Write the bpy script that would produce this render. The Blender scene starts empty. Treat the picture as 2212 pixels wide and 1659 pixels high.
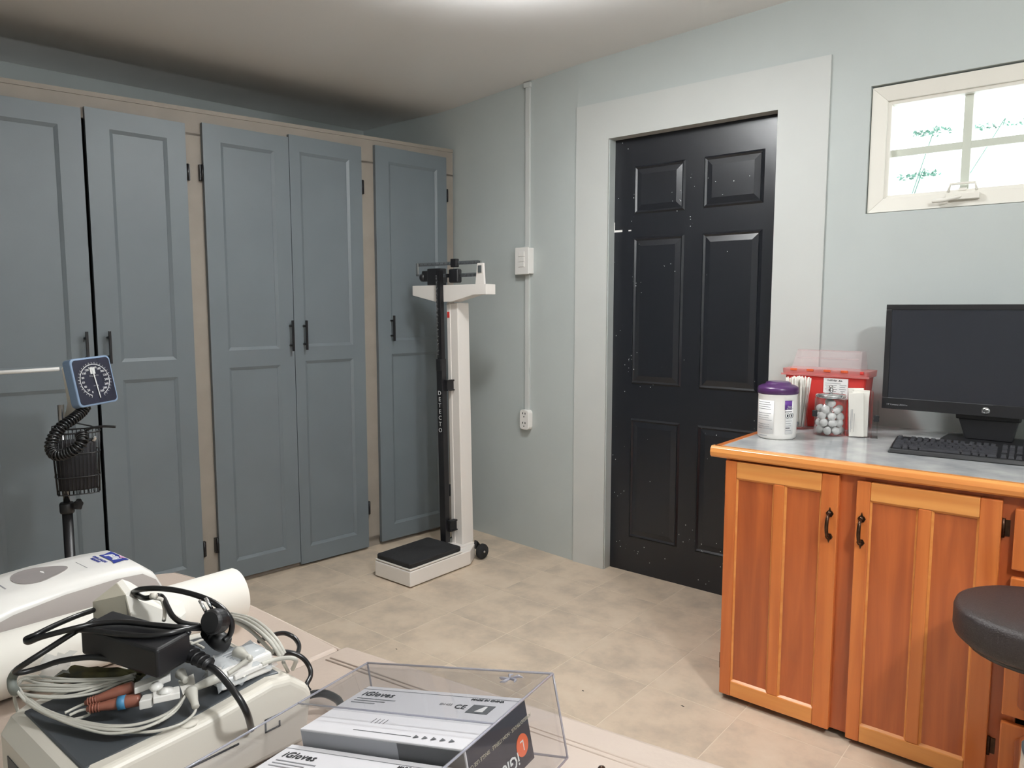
import bpy, bmesh, math, random
from mathutils import Vector, Matrix
PI = math.pi
random.seed(7)
S = bpy.context.scene
COL = S.collection

# ------------------------------------------------------------------ camera
F_PX = 1600.0
cam = bpy.data.objects.new('camera', bpy.data.cameras.new('camera'))
COL.objects.link(cam)
cam.location = (0, 0, 1.32)
cam.data.sensor_width = 36.0
cam.data.lens = 36.0 * F_PX / 2212.0
cam.data.clip_start = 0.02
cam.rotation_euler = (math.radians(90) - math.atan(164.5 / F_PX), 0, math.radians(39.8))
S.camera = cam

# ------------------------------------------------------------------ daylight outside, exposure
w = bpy.data.worlds.new('overcast_sky'); S.world = w; w.use_nodes = True
bg = w.node_tree.nodes['Background']
bg.inputs[0].default_value = (0.93, 0.97, 1.0, 1); bg.inputs[1].default_value = 3.2
S.view_settings.view_transform = 'Standard'
S.view_settings.look = 'None'
S.view_settings.exposure = 0.0
S.view_settings.gamma = 1.0
S.view_settings.use_curve_mapping = False
try:
    S.cycles.max_bounces = 10; S.cycles.transparent_max_bounces = 24
    S.cycles.caustics_reflective = False; S.cycles.caustics_refractive = False
    S.cycles.sample_clamp_indirect = 6.0
except Exception: pass

# ------------------------------------------------------------------ materials
def lin(c):
    return tuple((v/255.0/12.92 if v/255.0 <= 0.04045 else ((v/255.0+0.055)/1.055)**2.4) for v in c)
def mat(name, rgb, rough=0.5, metal=0.0, noise=0.0, nscale=8.0, bump=0.0, bscale=60.0, rgb2=None, coat=0.0, spec=0.5, sss=0.0, world=False, detail=4.0):
    m = bpy.data.materials.new(name); m.use_nodes = True
    nt = m.node_tree; N = nt.nodes; L = nt.links
    p = N['Principled BSDF']
    c = lin(rgb) + (1,)
    p.inputs['Base Color'].default_value = c
    p.inputs['Roughness'].default_value = rough
    p.inputs['Metallic'].default_value = metal
    p.inputs['Specular IOR Level'].default_value = spec
    p.inputs['Coat Weight'].default_value = coat
    p.inputs['Coat Roughness'].default_value = 0.08
    if world:
        tc = N.new('ShaderNodeNewGeometry'); src = tc.outputs['Position']
    else:
        tc = N.new('ShaderNodeTexCoord'); src = tc.outputs['Object']
    if noise > 0 or rgb2:
        n = N.new('ShaderNodeTexNoise'); n.inputs['Scale'].default_value = nscale; n.inputs['Detail'].default_value = detail
        L.new(src, n.inputs['Vector'])
        r = N.new('ShaderNodeValToRGB'); r.color_ramp.elements[0].position = 0.32; r.color_ramp.elements[1].position = 0.68
        c2 = (lin(rgb2) + (1,)) if rgb2 else tuple(max(0, v*(1-noise)) for v in c[:3]) + (1,)
        r.color_ramp.elements[0].color = c2; r.color_ramp.elements[1].color = c
        L.new(n.outputs['Fac'], r.inputs['Fac']); L.new(r.outputs['Color'], p.inputs['Base Color'])
    if bump > 0:
        n2 = N.new('ShaderNodeTexNoise'); n2.inputs['Scale'].default_value = bscale; n2.inputs['Detail'].default_value = 3
        L.new(src, n2.inputs['Vector'])
        b = N.new('ShaderNodeBump'); b.inputs['Strength'].default_value = bump; b.inputs['Distance'].default_value = 0.004
        L.new(n2.outputs['Fac'], b.inputs['Height']); L.new(b.outputs['Normal'], p.inputs['Normal'])
    return m
def wood(name, c1, c2, axis='Z', rough=0.28):
    m = bpy.data.materials.new(name); m.use_nodes = True
    nt = m.node_tree; N = nt.nodes; L = nt.links; p = N['Principled BSDF']
    g = N.new('ShaderNodeNewGeometry'); mp = N.new('ShaderNodeMapping')
    s = {'Z': (16, 16, 1.1), 'X': (1.1, 16, 16), 'Y': (16, 1.1, 16)}[axis]
    mp.inputs['Scale'].default_value = s
    oi = N.new('ShaderNodeObjectInfo')
    ad = N.new('ShaderNodeVectorMath'); ad.operation = 'ADD'
    mu = N.new('ShaderNodeVectorMath'); mu.operation = 'SCALE'; mu.inputs['Scale'].default_value = 3.0
    L.new(oi.outputs['Location'], mu.inputs[0]); L.new(g.outputs['Position'], ad.inputs[0]); L.new(mu.outputs[0], ad.inputs[1])
    L.new(ad.outputs[0], mp.inputs['Vector'])
    n = N.new('ShaderNodeTexNoise'); n.inputs['Scale'].default_value = 1.4; n.inputs['Detail'].default_value = 6; n.inputs['Distortion'].default_value = 0.6
    L.new(mp.outputs[0], n.inputs['Vector'])
    r = N.new('ShaderNodeValToRGB'); r.color_ramp.elements[0].position = 0.30; r.color_ramp.elements[1].position = 0.70
    r.color_ramp.elements[0].color = lin(c2) + (1,); r.color_ramp.elements[1].color = lin(c1) + (1,)
    L.new(n.outputs['Fac'], r.inputs['Fac']); L.new(r.outputs['Color'], p.inputs['Base Color'])
    p.inputs['Roughness'].default_value = rough
    p.inputs['Coat Weight'].default_value = 0.35; p.inputs['Coat Roughness'].default_value = 0.12
    b = N.new('ShaderNodeBump'); b.inputs['Strength'].default_value = 0.08; b.inputs['Distance'].default_value = 0.002
    L.new(n.outputs['Fac'], b.inputs['Height']); L.new(b.outputs['Normal'], p.inputs['Normal'])
    return m
def clear(name, tint=(0.93, 0.93, 0.95), gloss=0.12, rough=0.03, milk=0.0, milkc=(0.9, 0.9, 0.9)):
    m = bpy.data.materials.new(name); m.use_nodes = True
    nt = m.node_tree; N = nt.nodes; L = nt.links; N.clear()
    o = N.new('ShaderNodeOutputMaterial'); t = N.new('ShaderNodeBsdfTransparent'); t.inputs[0].default_value = tint + (1,)
    g = N.new('ShaderNodeBsdfGlossy'); g.inputs['Roughness'].default_value = rough
    f = N.new('ShaderNodeLayerWeight'); f.inputs['Blend'].default_value = 0.5
    pw = N.new('ShaderNodeMath'); pw.operation = 'POWER'; pw.inputs[1].default_value = 4.0
    mx = N.new('ShaderNodeMixShader')
    k = N.new('ShaderNodeMath'); k.operation = 'MULTIPLY_ADD'; k.inputs[1].default_value = gloss*5; k.inputs[2].default_value = gloss*0.35
    k.use_clamp = True
    L.new(f.outputs['Facing'], pw.inputs[0]); L.new(pw.outputs[0], k.inputs[0]); L.new(k.outputs[0], mx.inputs[0]); L.new(t.outputs[0], mx.inputs[1]); L.new(g.outputs[0], mx.inputs[2])
    last = mx.outputs[0]
    if milk > 0:
        d = N.new('ShaderNodeBsdfDiffuse'); d.inputs[0].default_value = milkc + (1,)
        m2 = N.new('ShaderNodeMixShader'); m2.inputs[0].default_value = milk
        L.new(last, m2.inputs[1]); L.new(d.outputs[0], m2.inputs[2]); last = m2.outputs[0]
    L.new(last, o.inputs[0])
    return m
def emit(name, rgb, strength):
    m = bpy.data.materials.new(name); m.use_nodes = True
    p = m.node_tree.nodes['Principled BSDF']
    p.inputs['Base Color'].default_value = rgb + (1,)
    p.inputs['Emission Color'].default_value = rgb + (1,); p.inputs['Emission Strength'].default_value = strength
    return m
def speckled(name, rgb, speck, rough=0.3, thr=0.83, scale=58.0):
    m = mat(name, rgb, rough, bump=0.12, bscale=14)
    N = m.node_tree.nodes; L = m.node_tree.links; p = N['Principled BSDF']
    tc = N.new('ShaderNodeTexCoord'); v = N.new('ShaderNodeTexVoronoi'); v.inputs['Scale'].default_value = scale
    L.new(tc.outputs['Object'], v.inputs['Vector'])
    lt = N.new('ShaderNodeMath'); lt.operation = 'LESS_THAN'; lt.inputs[1].default_value = 0.13
    L.new(v.outputs['Distance'], lt.inputs[0])
    n = N.new('ShaderNodeTexNoise'); n.inputs['Scale'].default_value = 9.0; n.inputs['Detail'].default_value = 1
    L.new(tc.outputs['Object'], n.inputs['Vector'])
    gt = N.new('ShaderNodeMath'); gt.operation = 'GREATER_THAN'; gt.inputs[1].default_value = 0.62
    L.new(n.outputs['Fac'], gt.inputs[0])
    sp = N.new('ShaderNodeSeparateColor'); L.new(v.outputs['Color'], sp.inputs[0])
    g2 = N.new('ShaderNodeMath'); g2.operation = 'GREATER_THAN'; g2.inputs[1].default_value = 0.5; L.new(sp.outputs[0], g2.inputs[0])
    mu = N.new('ShaderNodeMath'); mu.operation = 'MULTIPLY'; L.new(lt.outputs[0], mu.inputs[0]); L.new(gt.outputs[0], mu.inputs[1])
    mu2 = N.new('ShaderNodeMath'); mu2.operation = 'MULTIPLY'; L.new(mu.outputs[0], mu2.inputs[0]); L.new(g2.outputs[0], mu2.inputs[1])
    mx = N.new('ShaderNodeMix'); mx.data_type = 'RGBA'
    mx.inputs[6].default_value = lin(rgb) + (1,); mx.inputs[7].default_value = lin(speck) + (1,)
    L.new(mu2.outputs[0], mx.inputs[0]); L.new(mx.outputs[2], p.inputs['Base Color'])
    return m

M = {}
LAMP = 140.0; LAMP_B = 320.0     # brightness of the flush ceiling lamps
M['wall'] = mat('wall_paint', (189, 195, 193), 0.55, noise=0.05, nscale=3, bump=0.8, bscale=7, world=True)
M['casing'] = mat('casing_paint', (200, 202, 199), 0.5, noise=0.03, nscale=4, bump=0.12, bscale=10, world=True)
M['ceil'] = mat('ceiling_paint', (236, 234, 232), 0.85, noise=0.02, nscale=2, world=True)
M['grout'] = mat('grout', (226, 212, 192), 0.9)
M['grey_door'] = mat('wardrobe_paint', (106, 114, 119), 0.45, noise=0.06, nscale=5, bump=0.15, bscale=22, world=True)
M['frame'] = mat('face_frame_paint', (146, 137, 127), 0.6, noise=0.1, nscale=10, world=True)
M['dark_gap'] = mat('dark_gap', (28, 27, 26), 0.8)
M['black'] = mat('black_plastic', (22, 22, 25), 0.42)
M['blackmetal'] = mat('black_metal', (26, 25, 27), 0.35, metal=0.3)
M['black_rub'] = mat('black_rubber', (20, 20, 22), 0.75, bump=0.3, bscale=300)
M['cable_black'] = mat('black_cable', (20, 20, 22), 0.28)
M['cable_grey'] = mat('grey_cable', (196, 193, 184), 0.35)
M['white'] = mat('white_plastic', (236, 233, 229), 0.3)
M['scale_white'] = mat('white_enamel', (236, 230, 224), 0.3)
M['offwhite'] = mat('offwhite_plastic', (222, 216, 205), 0.35)
M['dark_panel'] = mat('dark_grey_panel', (72, 76, 80), 0.45)
M['white_frame'] = mat('white_window_frame', (232, 228, 219), 0.35)
M['steel'] = mat('steel', (190, 190, 190), 0.25, metal=1.0)
M['chrome'] = mat('chrome', (220, 220, 222), 0.08, metal=1.0)
M['bronze'] = mat('antique_bronze', (84, 62, 48), 0.3, metal=0.85, noise=0.5, nscale=70)
M['brass'] = mat('brass', (214, 150, 84), 0.3, metal=0.8)
M['paper'] = mat('white_paper', (240, 236, 228), 0.8)
M['carton'] = mat('white_carton', (234, 230, 222), 0.7)
M['carton_grey_and_shade'] = mat('grey_carton_and_shade', (178, 172, 156), 0.8)  # card grey; on the carton flap it stands in for shade
M['leather'] = mat('taupe_vinyl', (190, 173, 160), 0.42, noise=0.05, nscale=6, bump=0.1, bscale=120, world=True)
M['leather_dk'] = mat('black_vinyl', (50, 44, 44), 0.5, bump=0.35, bscale=260)
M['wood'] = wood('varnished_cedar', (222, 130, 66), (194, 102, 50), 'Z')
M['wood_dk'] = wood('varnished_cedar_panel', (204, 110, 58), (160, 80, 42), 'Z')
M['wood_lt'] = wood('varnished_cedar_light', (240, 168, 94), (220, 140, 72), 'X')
M['wood_edge'] = wood('varnished_edge', (240, 166, 92), (222, 138, 70), 'X')
M['marble'] = mat('grey_marble_laminate', (205, 205, 204), 0.12, rgb2=(160, 162, 165), nscale=9, world=True, detail=9)
M['door_black'] = speckled('black_gloss_paint', (24, 26, 31), (220, 222, 220))
M['gauge_blue'] = mat('pale_blue_plastic', (128, 150, 178), 0.3)
M['navy'] = mat('navy_face', (26, 27, 44), 0.25)
M['ink'] = mat('printed_black', (36, 36, 40), 0.6)
M['ink_grey'] = mat('printed_grey', (150, 150, 154), 0.7)
M['ink_mid'] = mat('printed_mid_grey', (96, 97, 100), 0.7)
M['print_white'] = mat('printed_white', (214, 216, 216), 0.5)
M['box_white'] = mat('glove_box_white', (222, 220, 224), 0.6)
M['box_navy'] = mat('glove_box_navy', (22, 27, 48), 0.45)
M['box_grey'] = mat('glove_box_grey', (162, 164, 170), 0.6)
M['orange'] = mat('orange_label', (214, 92, 50), 0.5)
M['purple'] = mat('purple_plastic', (74, 40, 88), 0.28)
M['purple_ink'] = mat('purple_ink', (98, 54, 140), 0.5)
M['label'] = mat('label_paper', (244, 243, 242), 0.5)
M['red'] = mat('red_plastic', (206, 62, 58), 0.35)
M['red_clear'] = clear('clear_red_lid', (0.95, 0.62, 0.60), 0.15, 0.1, 0.3, (0.93, 0.45, 0.43))
M['pink_clear'] = clear('clear_pink_lid', (0.985, 0.94, 0.94), 0.15, 0.1, 0.13, (0.9, 0.78, 0.79))
M['glass'] = clear('window_glass', (0.97, 0.99, 0.98), 0.1, 0.0)
M['acrylic'] = clear('clear_acrylic', (0.97, 0.97, 0.975), 0.12, 0.02)
M['acrylic_edge'] = clear('acrylic_cut_edge', (0.74, 0.74, 0.80), 0.2, 0.1, 0.35, (0.62, 0.62, 0.70))
M['jar'] = clear('clear_jar', (0.985, 0.985, 0.985), 0.14, 0.03)
M['bag'] = clear('clear_plastic_bag', (0.92, 0.94, 0.96), 0.2, 0.15, 0.22, (0.8, 0.84, 0.88))
M['cotton'] = mat('cotton', (248, 247, 245), 0.95, bump=0.4, bscale=90)
M['brown'] = mat('brown_plastic', (142, 88, 72), 0.35)
M['blue_tape'] = mat('blue_tape', (70, 130, 170), 0.4)
M['blue_ink'] = mat('blue_ink', (36, 52, 140), 0.4)
M['pink_ink'] = mat('pink_ink', (226, 160, 204), 0.4)
M['smoke'] = mat('grey_sight_window', (150, 142, 140), 0.12)
M['side_grey'] = mat('warm_grey_plastic', (178, 170, 166), 0.45)
M['olive'] = mat('olive_print', (112, 104, 58), 0.6, rgb2=(38, 40, 34), nscale=30)
M['hose_grey'] = mat('grey_strap', (120, 124, 118), 0.5)
M['leaf'] = mat('pale_leaf', (120, 168, 150), 0.6, noise=0.5, nscale=20)
M['outside_wall'] = mat('outside_white_wall', (236, 240, 240), 0.9)
M['lamp'] = emit('lamp_diffuser', (0.965, 0.99, 1.0), LAMP)
M['lamp_up'] = emit('lamp_uplight', (0.965, 0.99, 1.0), LAMP*12.0)  # upward glow added for the ceiling
M['lamp_b'] = emit('lamp_diffuser_b', (0.965, 0.99, 1.0), LAMP_B)

def tile_material():
    m = bpy.data.materials.new('beige_floor_tile'); m.use_nodes = True
    nt = m.node_tree; N = nt.nodes; L = nt.links; p = N['Principled BSDF']
    g = N.new('ShaderNodeNewGeometry')
    oi = N.new('ShaderNodeObjectInfo')
    mu = N.new('ShaderNodeVectorMath'); mu.operation = 'SCALE'; mu.inputs['Scale'].default_value = 1.7
    ad = N.new('ShaderNodeVectorMath'); ad.operation = 'ADD'
    L.new(oi.outputs['Location'], mu.inputs[0]); L.new(g.outputs['Position'], ad.inputs[0]); L.new(mu.outputs[0], ad.inputs[1])
    n = N.new('ShaderNodeTexNoise'); n.inputs['Scale'].default_value = 5.2; n.inputs['Detail'].default_value = 5; n.inputs['Roughness'].default_value = 0.62
    L.new(ad.outputs[0], n.inputs['Vector'])
    r = N.new('ShaderNodeValToRGB'); e = r.color_ramp.elements
    e[0].position = 0.33; e[0].color = lin((186, 170, 152)) + (1,)
    e[1].position = 0.55; e[1].color = lin((212, 193, 171)) + (1,)
    x = r.color_ramp.elements.new(0.75); x.color = lin((220, 203, 182)) + (1,)
    L.new(n.outputs['Fac'], r.inputs['Fac']); L.new(r.outputs['Color'], p.inputs['Base Color'])
    p.inputs['Roughness'].default_value = 0.5
    return m
M['tile'] = tile_material()

# ------------------------------------------------------------------ mesh helpers
class MB:
    def __init__(s): s.v = []; s.f = []; s.mi = []; s.sm = []
    def add(s, vs, fs, mi=0, smooth=False, mx=None):
        o = len(s.v)
        s.v += [tuple(mx @ Vector(v)) if mx else tuple(v) for v in vs]
        for f in fs: s.f.append(tuple(i+o for i in f)); s.mi.append(mi); s.sm.append(smooth)
        return s
    def box(s, a, b, mi=0, mx=None):
        (x0, y0, z0), (x1, y1, z1) = a, b
        if x0 > x1: x0, x1 = x1, x0
        if y0 > y1: y0, y1 = y1, y0
        if z0 > z1: z0, z1 = z1, z0
        vs = [(x0,y0,z0),(x1,y0,z0),(x1,y1,z0),(x0,y1,z0),(x0,y0,z1),(x1,y0,z1),(x1,y1,z1),(x0,y1,z1)]
        return s.add(vs, [(0,3,2,1),(4,5,6,7),(0,1,5,4),(1,2,6,5),(2,3,7,6),(3,0,4,7)], mi, False, mx)
    def prism(s, poly, vec, mi=0, mx=None, smooth=False):
        n = len(poly); vec = Vector(vec)
        vs = [Vector(p) for p in poly] + [Vector(p)+vec for p in poly]
        nrm = Vector((0,0,0))
        for i in range(n):
            a = Vector(poly[i]); b = Vector(poly[(i+1) % n]); nrm += a.cross(b)
        flip = nrm.dot(vec) > 0
        f = [tuple(range(n))[::-1] if flip else tuple(range(n)), tuple(range(n, 2*n)) if flip else tuple(range(n, 2*n))[::-1]]
        for i in range(n):
            j = (i+1) % n
            f.append((i, j, j+n, i+n) if flip else (j, i, i+n, j+n))
        return s.add(vs, f, mi, smooth, mx)
    def lathe(s, prof, seg=24, c=(0,0,0), mi=0, mx=None, smooth=True, sx=1.0, sy=1.0, cap=True):
        vs = []; fs = []; n = len(prof)
        for r, z in prof:
            for k in range(seg):
                a = 2*PI*k/seg; vs.append((c[0]+max(r,1e-5)*math.cos(a)*sx, c[1]+max(r,1e-5)*math.sin(a)*sy, c[2]+z))
        for i in range(n-1):
            for k in range(seg):
                k2 = (k+1) % seg
                fs.append((i*seg+k, i*seg+k2, (i+1)*seg+k2, (i+1)*seg+k))
        if cap: fs.append(tuple(range(seg))[::-1]); fs.append(tuple((n-1)*seg+k for k in range(seg)))
        return s.add(vs, fs, mi, smooth, mx)
    def tube(s, pts, r, seg=8, mi=0, smooth=True, mx=None, flat=1.0, closed=False):
        P = [Vector(p) for p in pts]; n = len(P)
        rs = r if isinstance(r, (list, tuple)) else [r]*n
        t0 = (P[1]-P[0]).normalized()
        up = Vector((0,0,1)) if abs(t0.z) < 0.9 else Vector((1,0,0))
        u = t0.cross(up).normalized()
        vs = []; fs = []
        for i in range(n):
            t = (P[min(i+1, n-1)]-P[max(i-1, 0)])
            t = t.normalized() if t.length > 1e-9 else t0
            u = (u - t*u.dot(t)); u = u.normalized() if u.length > 1e-6 else t.orthogonal().normalized()
            v = t.cross(u)
            for k in range(seg):
                a = 2*PI*k/seg
                vs.append(P[i] + u*math.cos(a)*rs[i] + v*math.sin(a)*rs[i]*flat)
        for i in range(n-1):
            for k in range(seg):
                k2 = (k+1) % seg
                fs.append((i*seg+k, i*seg+k2, (i+1)*seg+k2, (i+1)*seg+k))
        fs.append(tuple(range(seg))[::-1]); fs.append(tuple((n-1)*seg+k for k in range(seg)))
        return s.add(vs, fs, mi, smooth, mx)
    def build(s, name, mats, parent=None, bevel=0.0, bseg=2, loc=None, rot=None, subsurf=0, recenter=False):
        me = bpy.data.meshes.new(name)
        vs = s.v
        me.from_pydata([tuple(v) for v in vs], [], s.f)
        if not isinstance(mats, (list, tuple)): mats = [mats]
        for m in mats: me.materials.append(M[m] if isinstance(m, str) else m)
        for p, mi, sm in zip(me.polygons, s.mi, s.sm): p.material_index = mi; p.use_smooth = sm
        me.update()
        bm = bmesh.new(); bm.from_mesh(me); bmesh.ops.recalc_face_normals(bm, faces=bm.faces); bm.to_mesh(me); bm.free()
        o = bpy.data.objects.new(name, me); COL.objects.link(o)
        if parent: o.parent = parent
        if loc: o.location = loc
        if rot: o.rotation_euler = rot
        if bevel > 0:
            b = o.modifiers.new('bevel', 'BEVEL'); b.width = bevel; b.segments = bseg; b.limit_method = 'ANGLE'; b.angle_limit = math.radians(40)
            b.harden_normals = False
        if subsurf:
            q = o.modifiers.new('sub', 'SUBSURF'); q.levels = subsurf; q.render_levels = subsurf
        return o
def smooth_path(pts, n=8):
    P = [Vector(p) for p in pts]; out = []
    for i in range(len(P)-1):
        p0 = P[max(i-1, 0)]; p1 = P[i]; p2 = P[i+1]; p3 = P[min(i+2, len(P)-1)]
        for k in range(n):
            t = k/n
            out.append(0.5*((2*p1)+(p2-p0)*t+(2*p0-5*p1+4*p2-p3)*t*t+(3*p1-p0-3*p2+p3)*t**3))
    out.append(P[-1]); return out
def thing(name, label, cat, loc=(0,0,0), rz=0.0, group=None, rot=None):
    o = bpy.data.objects.new(name, None); COL.objects.link(o); o.empty_display_size = 0.05
    o.location = loc; o.rotation_euler = rot if rot else (0, 0, rz)
    o['label'] = label; o['category'] = cat
    if group: o['group'] = group
    return o
def tag(o, label, cat, group=None):
    o['label'] = label; o['category'] = cat
    if group: o['group'] = group
    return o
def struct(o): o['kind'] = 'structure'; return o
def text(s, size, mater, parent, loc, rot, name='lettering', ext=0.0003, align='CENTER', spacing=1.0, sx=1.0, shear=0.0, lab=None, bold=0.0):
    c = bpy.data.curves.new(name, 'FONT'); c.body = s; c.size = size; c.extrude = ext; c.align_x = align; c.align_y = 'CENTER'
    c.space_character = spacing; c.shear = shear; c.resolution_u = 2; c.offset = bold
    t = bpy.data.objects.new(name, c)
    me = bpy.data.meshes.new_from_object(t)
    me.materials.clear(); me.materials.append(M[mater])
    bpy.data.objects.remove(t); bpy.data.curves.remove(c)
    o = bpy.data.objects.new(name, me); COL.objects.link(o); o.parent = parent
    o.location = loc; o.rotation_euler = rot; o.scale = (sx, 1, 1)
    if lab: o['label'] = lab
    return o
def rrect(w, h, r, n=5, cx=0, cz=0):
    pts = []
    for (sx, sz, a0) in ((1, 1, 0), (-1, 1, 90), (-1, -1, 180), (1, -1, 270)):
        for k in range(n+1):
            a = math.radians(a0 + 90*k/n)
            pts.append((cx + sx*(w/2-r) + r*math.cos(a), cz + sz*(h/2-r) + r*math.sin(a)))
    return pts

# ================================================================== THE ROOM
XR, YF = 2.1, -1.5          # right wall and front wall (behind the camera)
YW = 3.17                   # door wall
def ceil_z(x): return 2.592 + 0.038*x
# floor slab and tiles
fl = struct(MB().box((-4.2, YF-0.1, -0.1), (XR+0.1, YW+0.12, -0.0006)).build('floor', 'grout'))
TX, TY = 0.3245, 0.3325
tm = None
for i in range(-5, 15):
    for j in range(-11, 4):
        cx = -2.52 + TX*(i+0.5); cy = 1.88 + TY*(j+0.5)
        if cx > XR or cx < -3.9 or cy < YF: continue
        if tm is None:
            o = MB().box((-TX/2+0.0016, -TY/2+0.0016, -0.004), (TX/2-0.0016, TY/2-0.0016, 0.0)).build('tile', 'tile', fl)
            tm = o.data
        else:
            o = bpy.data.objects.new('tile', tm); COL.objects.link(o); o.parent = fl
        hx = TX/2; y1 = cy+TY/2
        o.location = (cx, cy, 0.0)
        if y1 > YW:      # cut row along the door wall
            sc = (YW-(cy-TY/2))/TY
            if sc < 0.03: o.location.z = -0.003; sc = 0.03
            o.scale = (1, sc, 1); o.location.y = cy-TY/2+TY*sc/2
# walls
WX0, WX1, WZ0, WZ1 = -0.815, -0.185, 1.68, 2.155      # window opening
ob = MB()
YR = 3.105          # the wall turns slightly into the room left of the door
ob.prism([(-4.2, 3.289, -0.1), (-2.165, YR, -0.1), (-1.975, YR, -0.1), (-1.975, 3.44, -0.1), (-4.2, 3.44, -0.1)], (0, 0, 2.9))
ob.box((-1.975, YR, 2.13), (-1.165, YW+0.14, 2.8))
ob.box((-1.165, YR, -0.1), (WX0, YW+0.14, 2.8)).box((WX0, YR, -0.1), (WX1, YW+0.14, WZ0)).box((WX0, YR, WZ1), (WX1, YW+0.14, 2.8)).box((WX1, YR, -0.1), (XR+0.1, YW+0.14, 2.8))
struct(ob.build('wall_back', 'wall'))
struct(MB().box((XR, YF-0.1, -0.1), (XR+0.12, YW+0.14, 2.8)).build('wall_right', 'wall'))
struct(MB().box((-5.0, YF-0.14, -0.1), (XR+0.1, YF, 2.8)).build('wall_front', 'wall'))
A6 = math.radians(6)
UD = Vector((math.sin(A6), math.cos(A6), 0)); NL = Vector((-math.cos(A6), math.sin(A6), 0))
O = Vector((-3.07, 3.17, 0))
a = O + NL*0.95 + UD*0.3; b = a - UD*5.2
struct(MB().prism([a, b, b+NL*0.12, a+NL*0.12], (0, 0, 2.8)).build('wall_left', 'wall'))
# ceiling: slopes gently down to a soft ridge in front of the wardrobe, rise behind it added to keep that strip in shade
mb = MB(); rows = []
prof = [(-1.2, 2.497), (-0.75, 2.489), (-0.45, 2.4795), (-0.32, 2.4735), (-0.24, 2.4695), (-0.18, 2.468), (-0.12, 2.4685), (-0.05, 2.4705), (0.05, 2.474), (0.3, 2.4835)]
for t in (-5.2, 0.5):
    rows.append([(O + UD*t - NL*d + Vector((0, 0, z))) for d, z in prof])
n = len(prof); vs = rows[0]+rows[1]
mb.add(vs, [(k, k+1, n+k+1, n+k) for k in range(n-1)], 0, True)
e0, e1 = rows[0][-1], rows[1][-1]
mb.add([e0, (XR+0.2, e0.y, ceil_z(XR)), (XR+0.2, e1.y, ceil_z(XR)), e1], [(0, 1, 2, 3)], 0, True)
mb.add([(-6, -3, 2.75), (XR+0.3, -3, 2.75), (XR+0.3, 4, 2.75), (-6, 4, 2.75)], [(0, 1, 2, 3)])
struct(mb.build('ceiling', 'ceil'))

# door casing: broad flat boards standing proud of the wall
tr = struct(MB().box((-2.165, 3.095, 0), (-1.978, 3.175, 2.125)).build('trim_1', 'casing', None))
p = MB(); p.box((-2.165, 3.095, 2.125), (-0.962, 3.175, 2.30)).build('head_board', 'casing', tr)
MB().box((-1.165, 3.095, 0), (-0.962, 3.175, 2.125)).build('side_board', 'casing', tr)
# black six-panel door
dr = struct(MB().box((-1.978, 3.155, -0.01), (-1.165, 3.20, 2.125)).build('door_1', 'door_black'))
def raised(x0, x1, z0, z1):
    q = MB(); y = 3.155
    def ring(ax0, ax1, az0, az1, ya, bx0, bx1, bz0, bz1, yb):
        A = [(ax0,ya,az0),(ax1,ya,az0),(ax1,ya,az1),(ax0,ya,az1)]; B = [(bx0,yb,bz0),(bx1,yb,bz0),(bx1,yb,bz1),(bx0,yb,bz1)]
        q.add(A+B, [(0,1,5,4),(1,2,6,5),(2,3,7,6),(3,0,4,7)])
    d = 0.016
    ring(x0, x1, z0, z1, y, x0+d*0.5, x1-d*0.5, z0+d*0.5, z1-d*0.5, y-0.008)
    ring(x0+d*0.5, x1-d*0.5, z0+d*0.5, z1-d*0.5, y-0.008, x0+d, x1-d, z0+d, z1-d, y-0.0015)
    ring(x0+d, x1-d, z0+d, z1-d, y-0.0015, x0+2.6*d, x1-2.6*d, z0+2.6*d, z1-2.6*d, y-0.0085)
    e = 2.6*d; q.add([(x0+e,y-0.0085,z0+e),(x1-e,y-0.0085,z0+e),(x1-e,y-0.0085,z1-e),(x0+e,y-0.0085,z1-e)], [(0,1,2,3)])
    q.build('panel', 'door_black', dr)
for (x0, x1) in ((-1.865, -1.60), (-1.51, -1.235)):
    raised(x0, x1, 1.765, 1.99); raised(x0, x1, 0.95, 1.655); raised(x0, x1, 0.18, 0.78)
MB().box((-1.975, 3.1535, 1.687), (-1.93, 3.156, 1.697)).box((-1.895, 3.1535, 1.688), (-1.88, 3.156, 1.694)).box((-1.977, 3.153, 1.69), (-1.972, 3.156, 1.735)).build('latch_plate', 'white', dr)

# window: white frame, mitred, one sash with outer grille bars
wi = thing('window_1', '', '')
del wi['label']; del wi['category']; wi['kind'] = 'structure'
def mitred(x0, x1, z0, z1, t, y0, y1, slope=0.0):
    # four mitred members of a rectangular frame, returned as separate builders
    out = []
    o_ = [(x0,z0),(x1,z0),(x1,z1),(x0,z1)]; i_ = [(x0+t,z0+t),(x1-t,z0+t),(x1-t,z1-t),(x0+t,z1-t)]
    for k in range(4):
        l = (k+1) % 4
        A = [(o_[k][0],y0,o_[k][1]),(o_[l][0],y0,o_[l][1]),(i_[l][0],y0+slope,i_[l][1]),(i_[k][0],y0+slope,i_[k][1])]
        B = [(v[0], y1, v[2]) for v in A]
        out.append(MB().add(A+B, [(0,1,2,3),(4,7,6,5),(0,4,5,1),(1,5,6,2),(2,6,7,3),(3,7,4,0)]))
    return out
for q in mitred(WX0+0.003, WX1-0.003, WZ0+0.003, WZ1-0.006, 0.052, 3.116, 3.188, 0.014): q.build('frame_member', 'white_frame', wi, 0.0015)
for q in mitred(WX0+0.053, WX1-0.053, WZ0+0.053, WZ1-0.056, 0.014, 3.141, 3.188, 0.004): q.build('sash_bead', 'white_frame', wi, 0.001)
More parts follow.
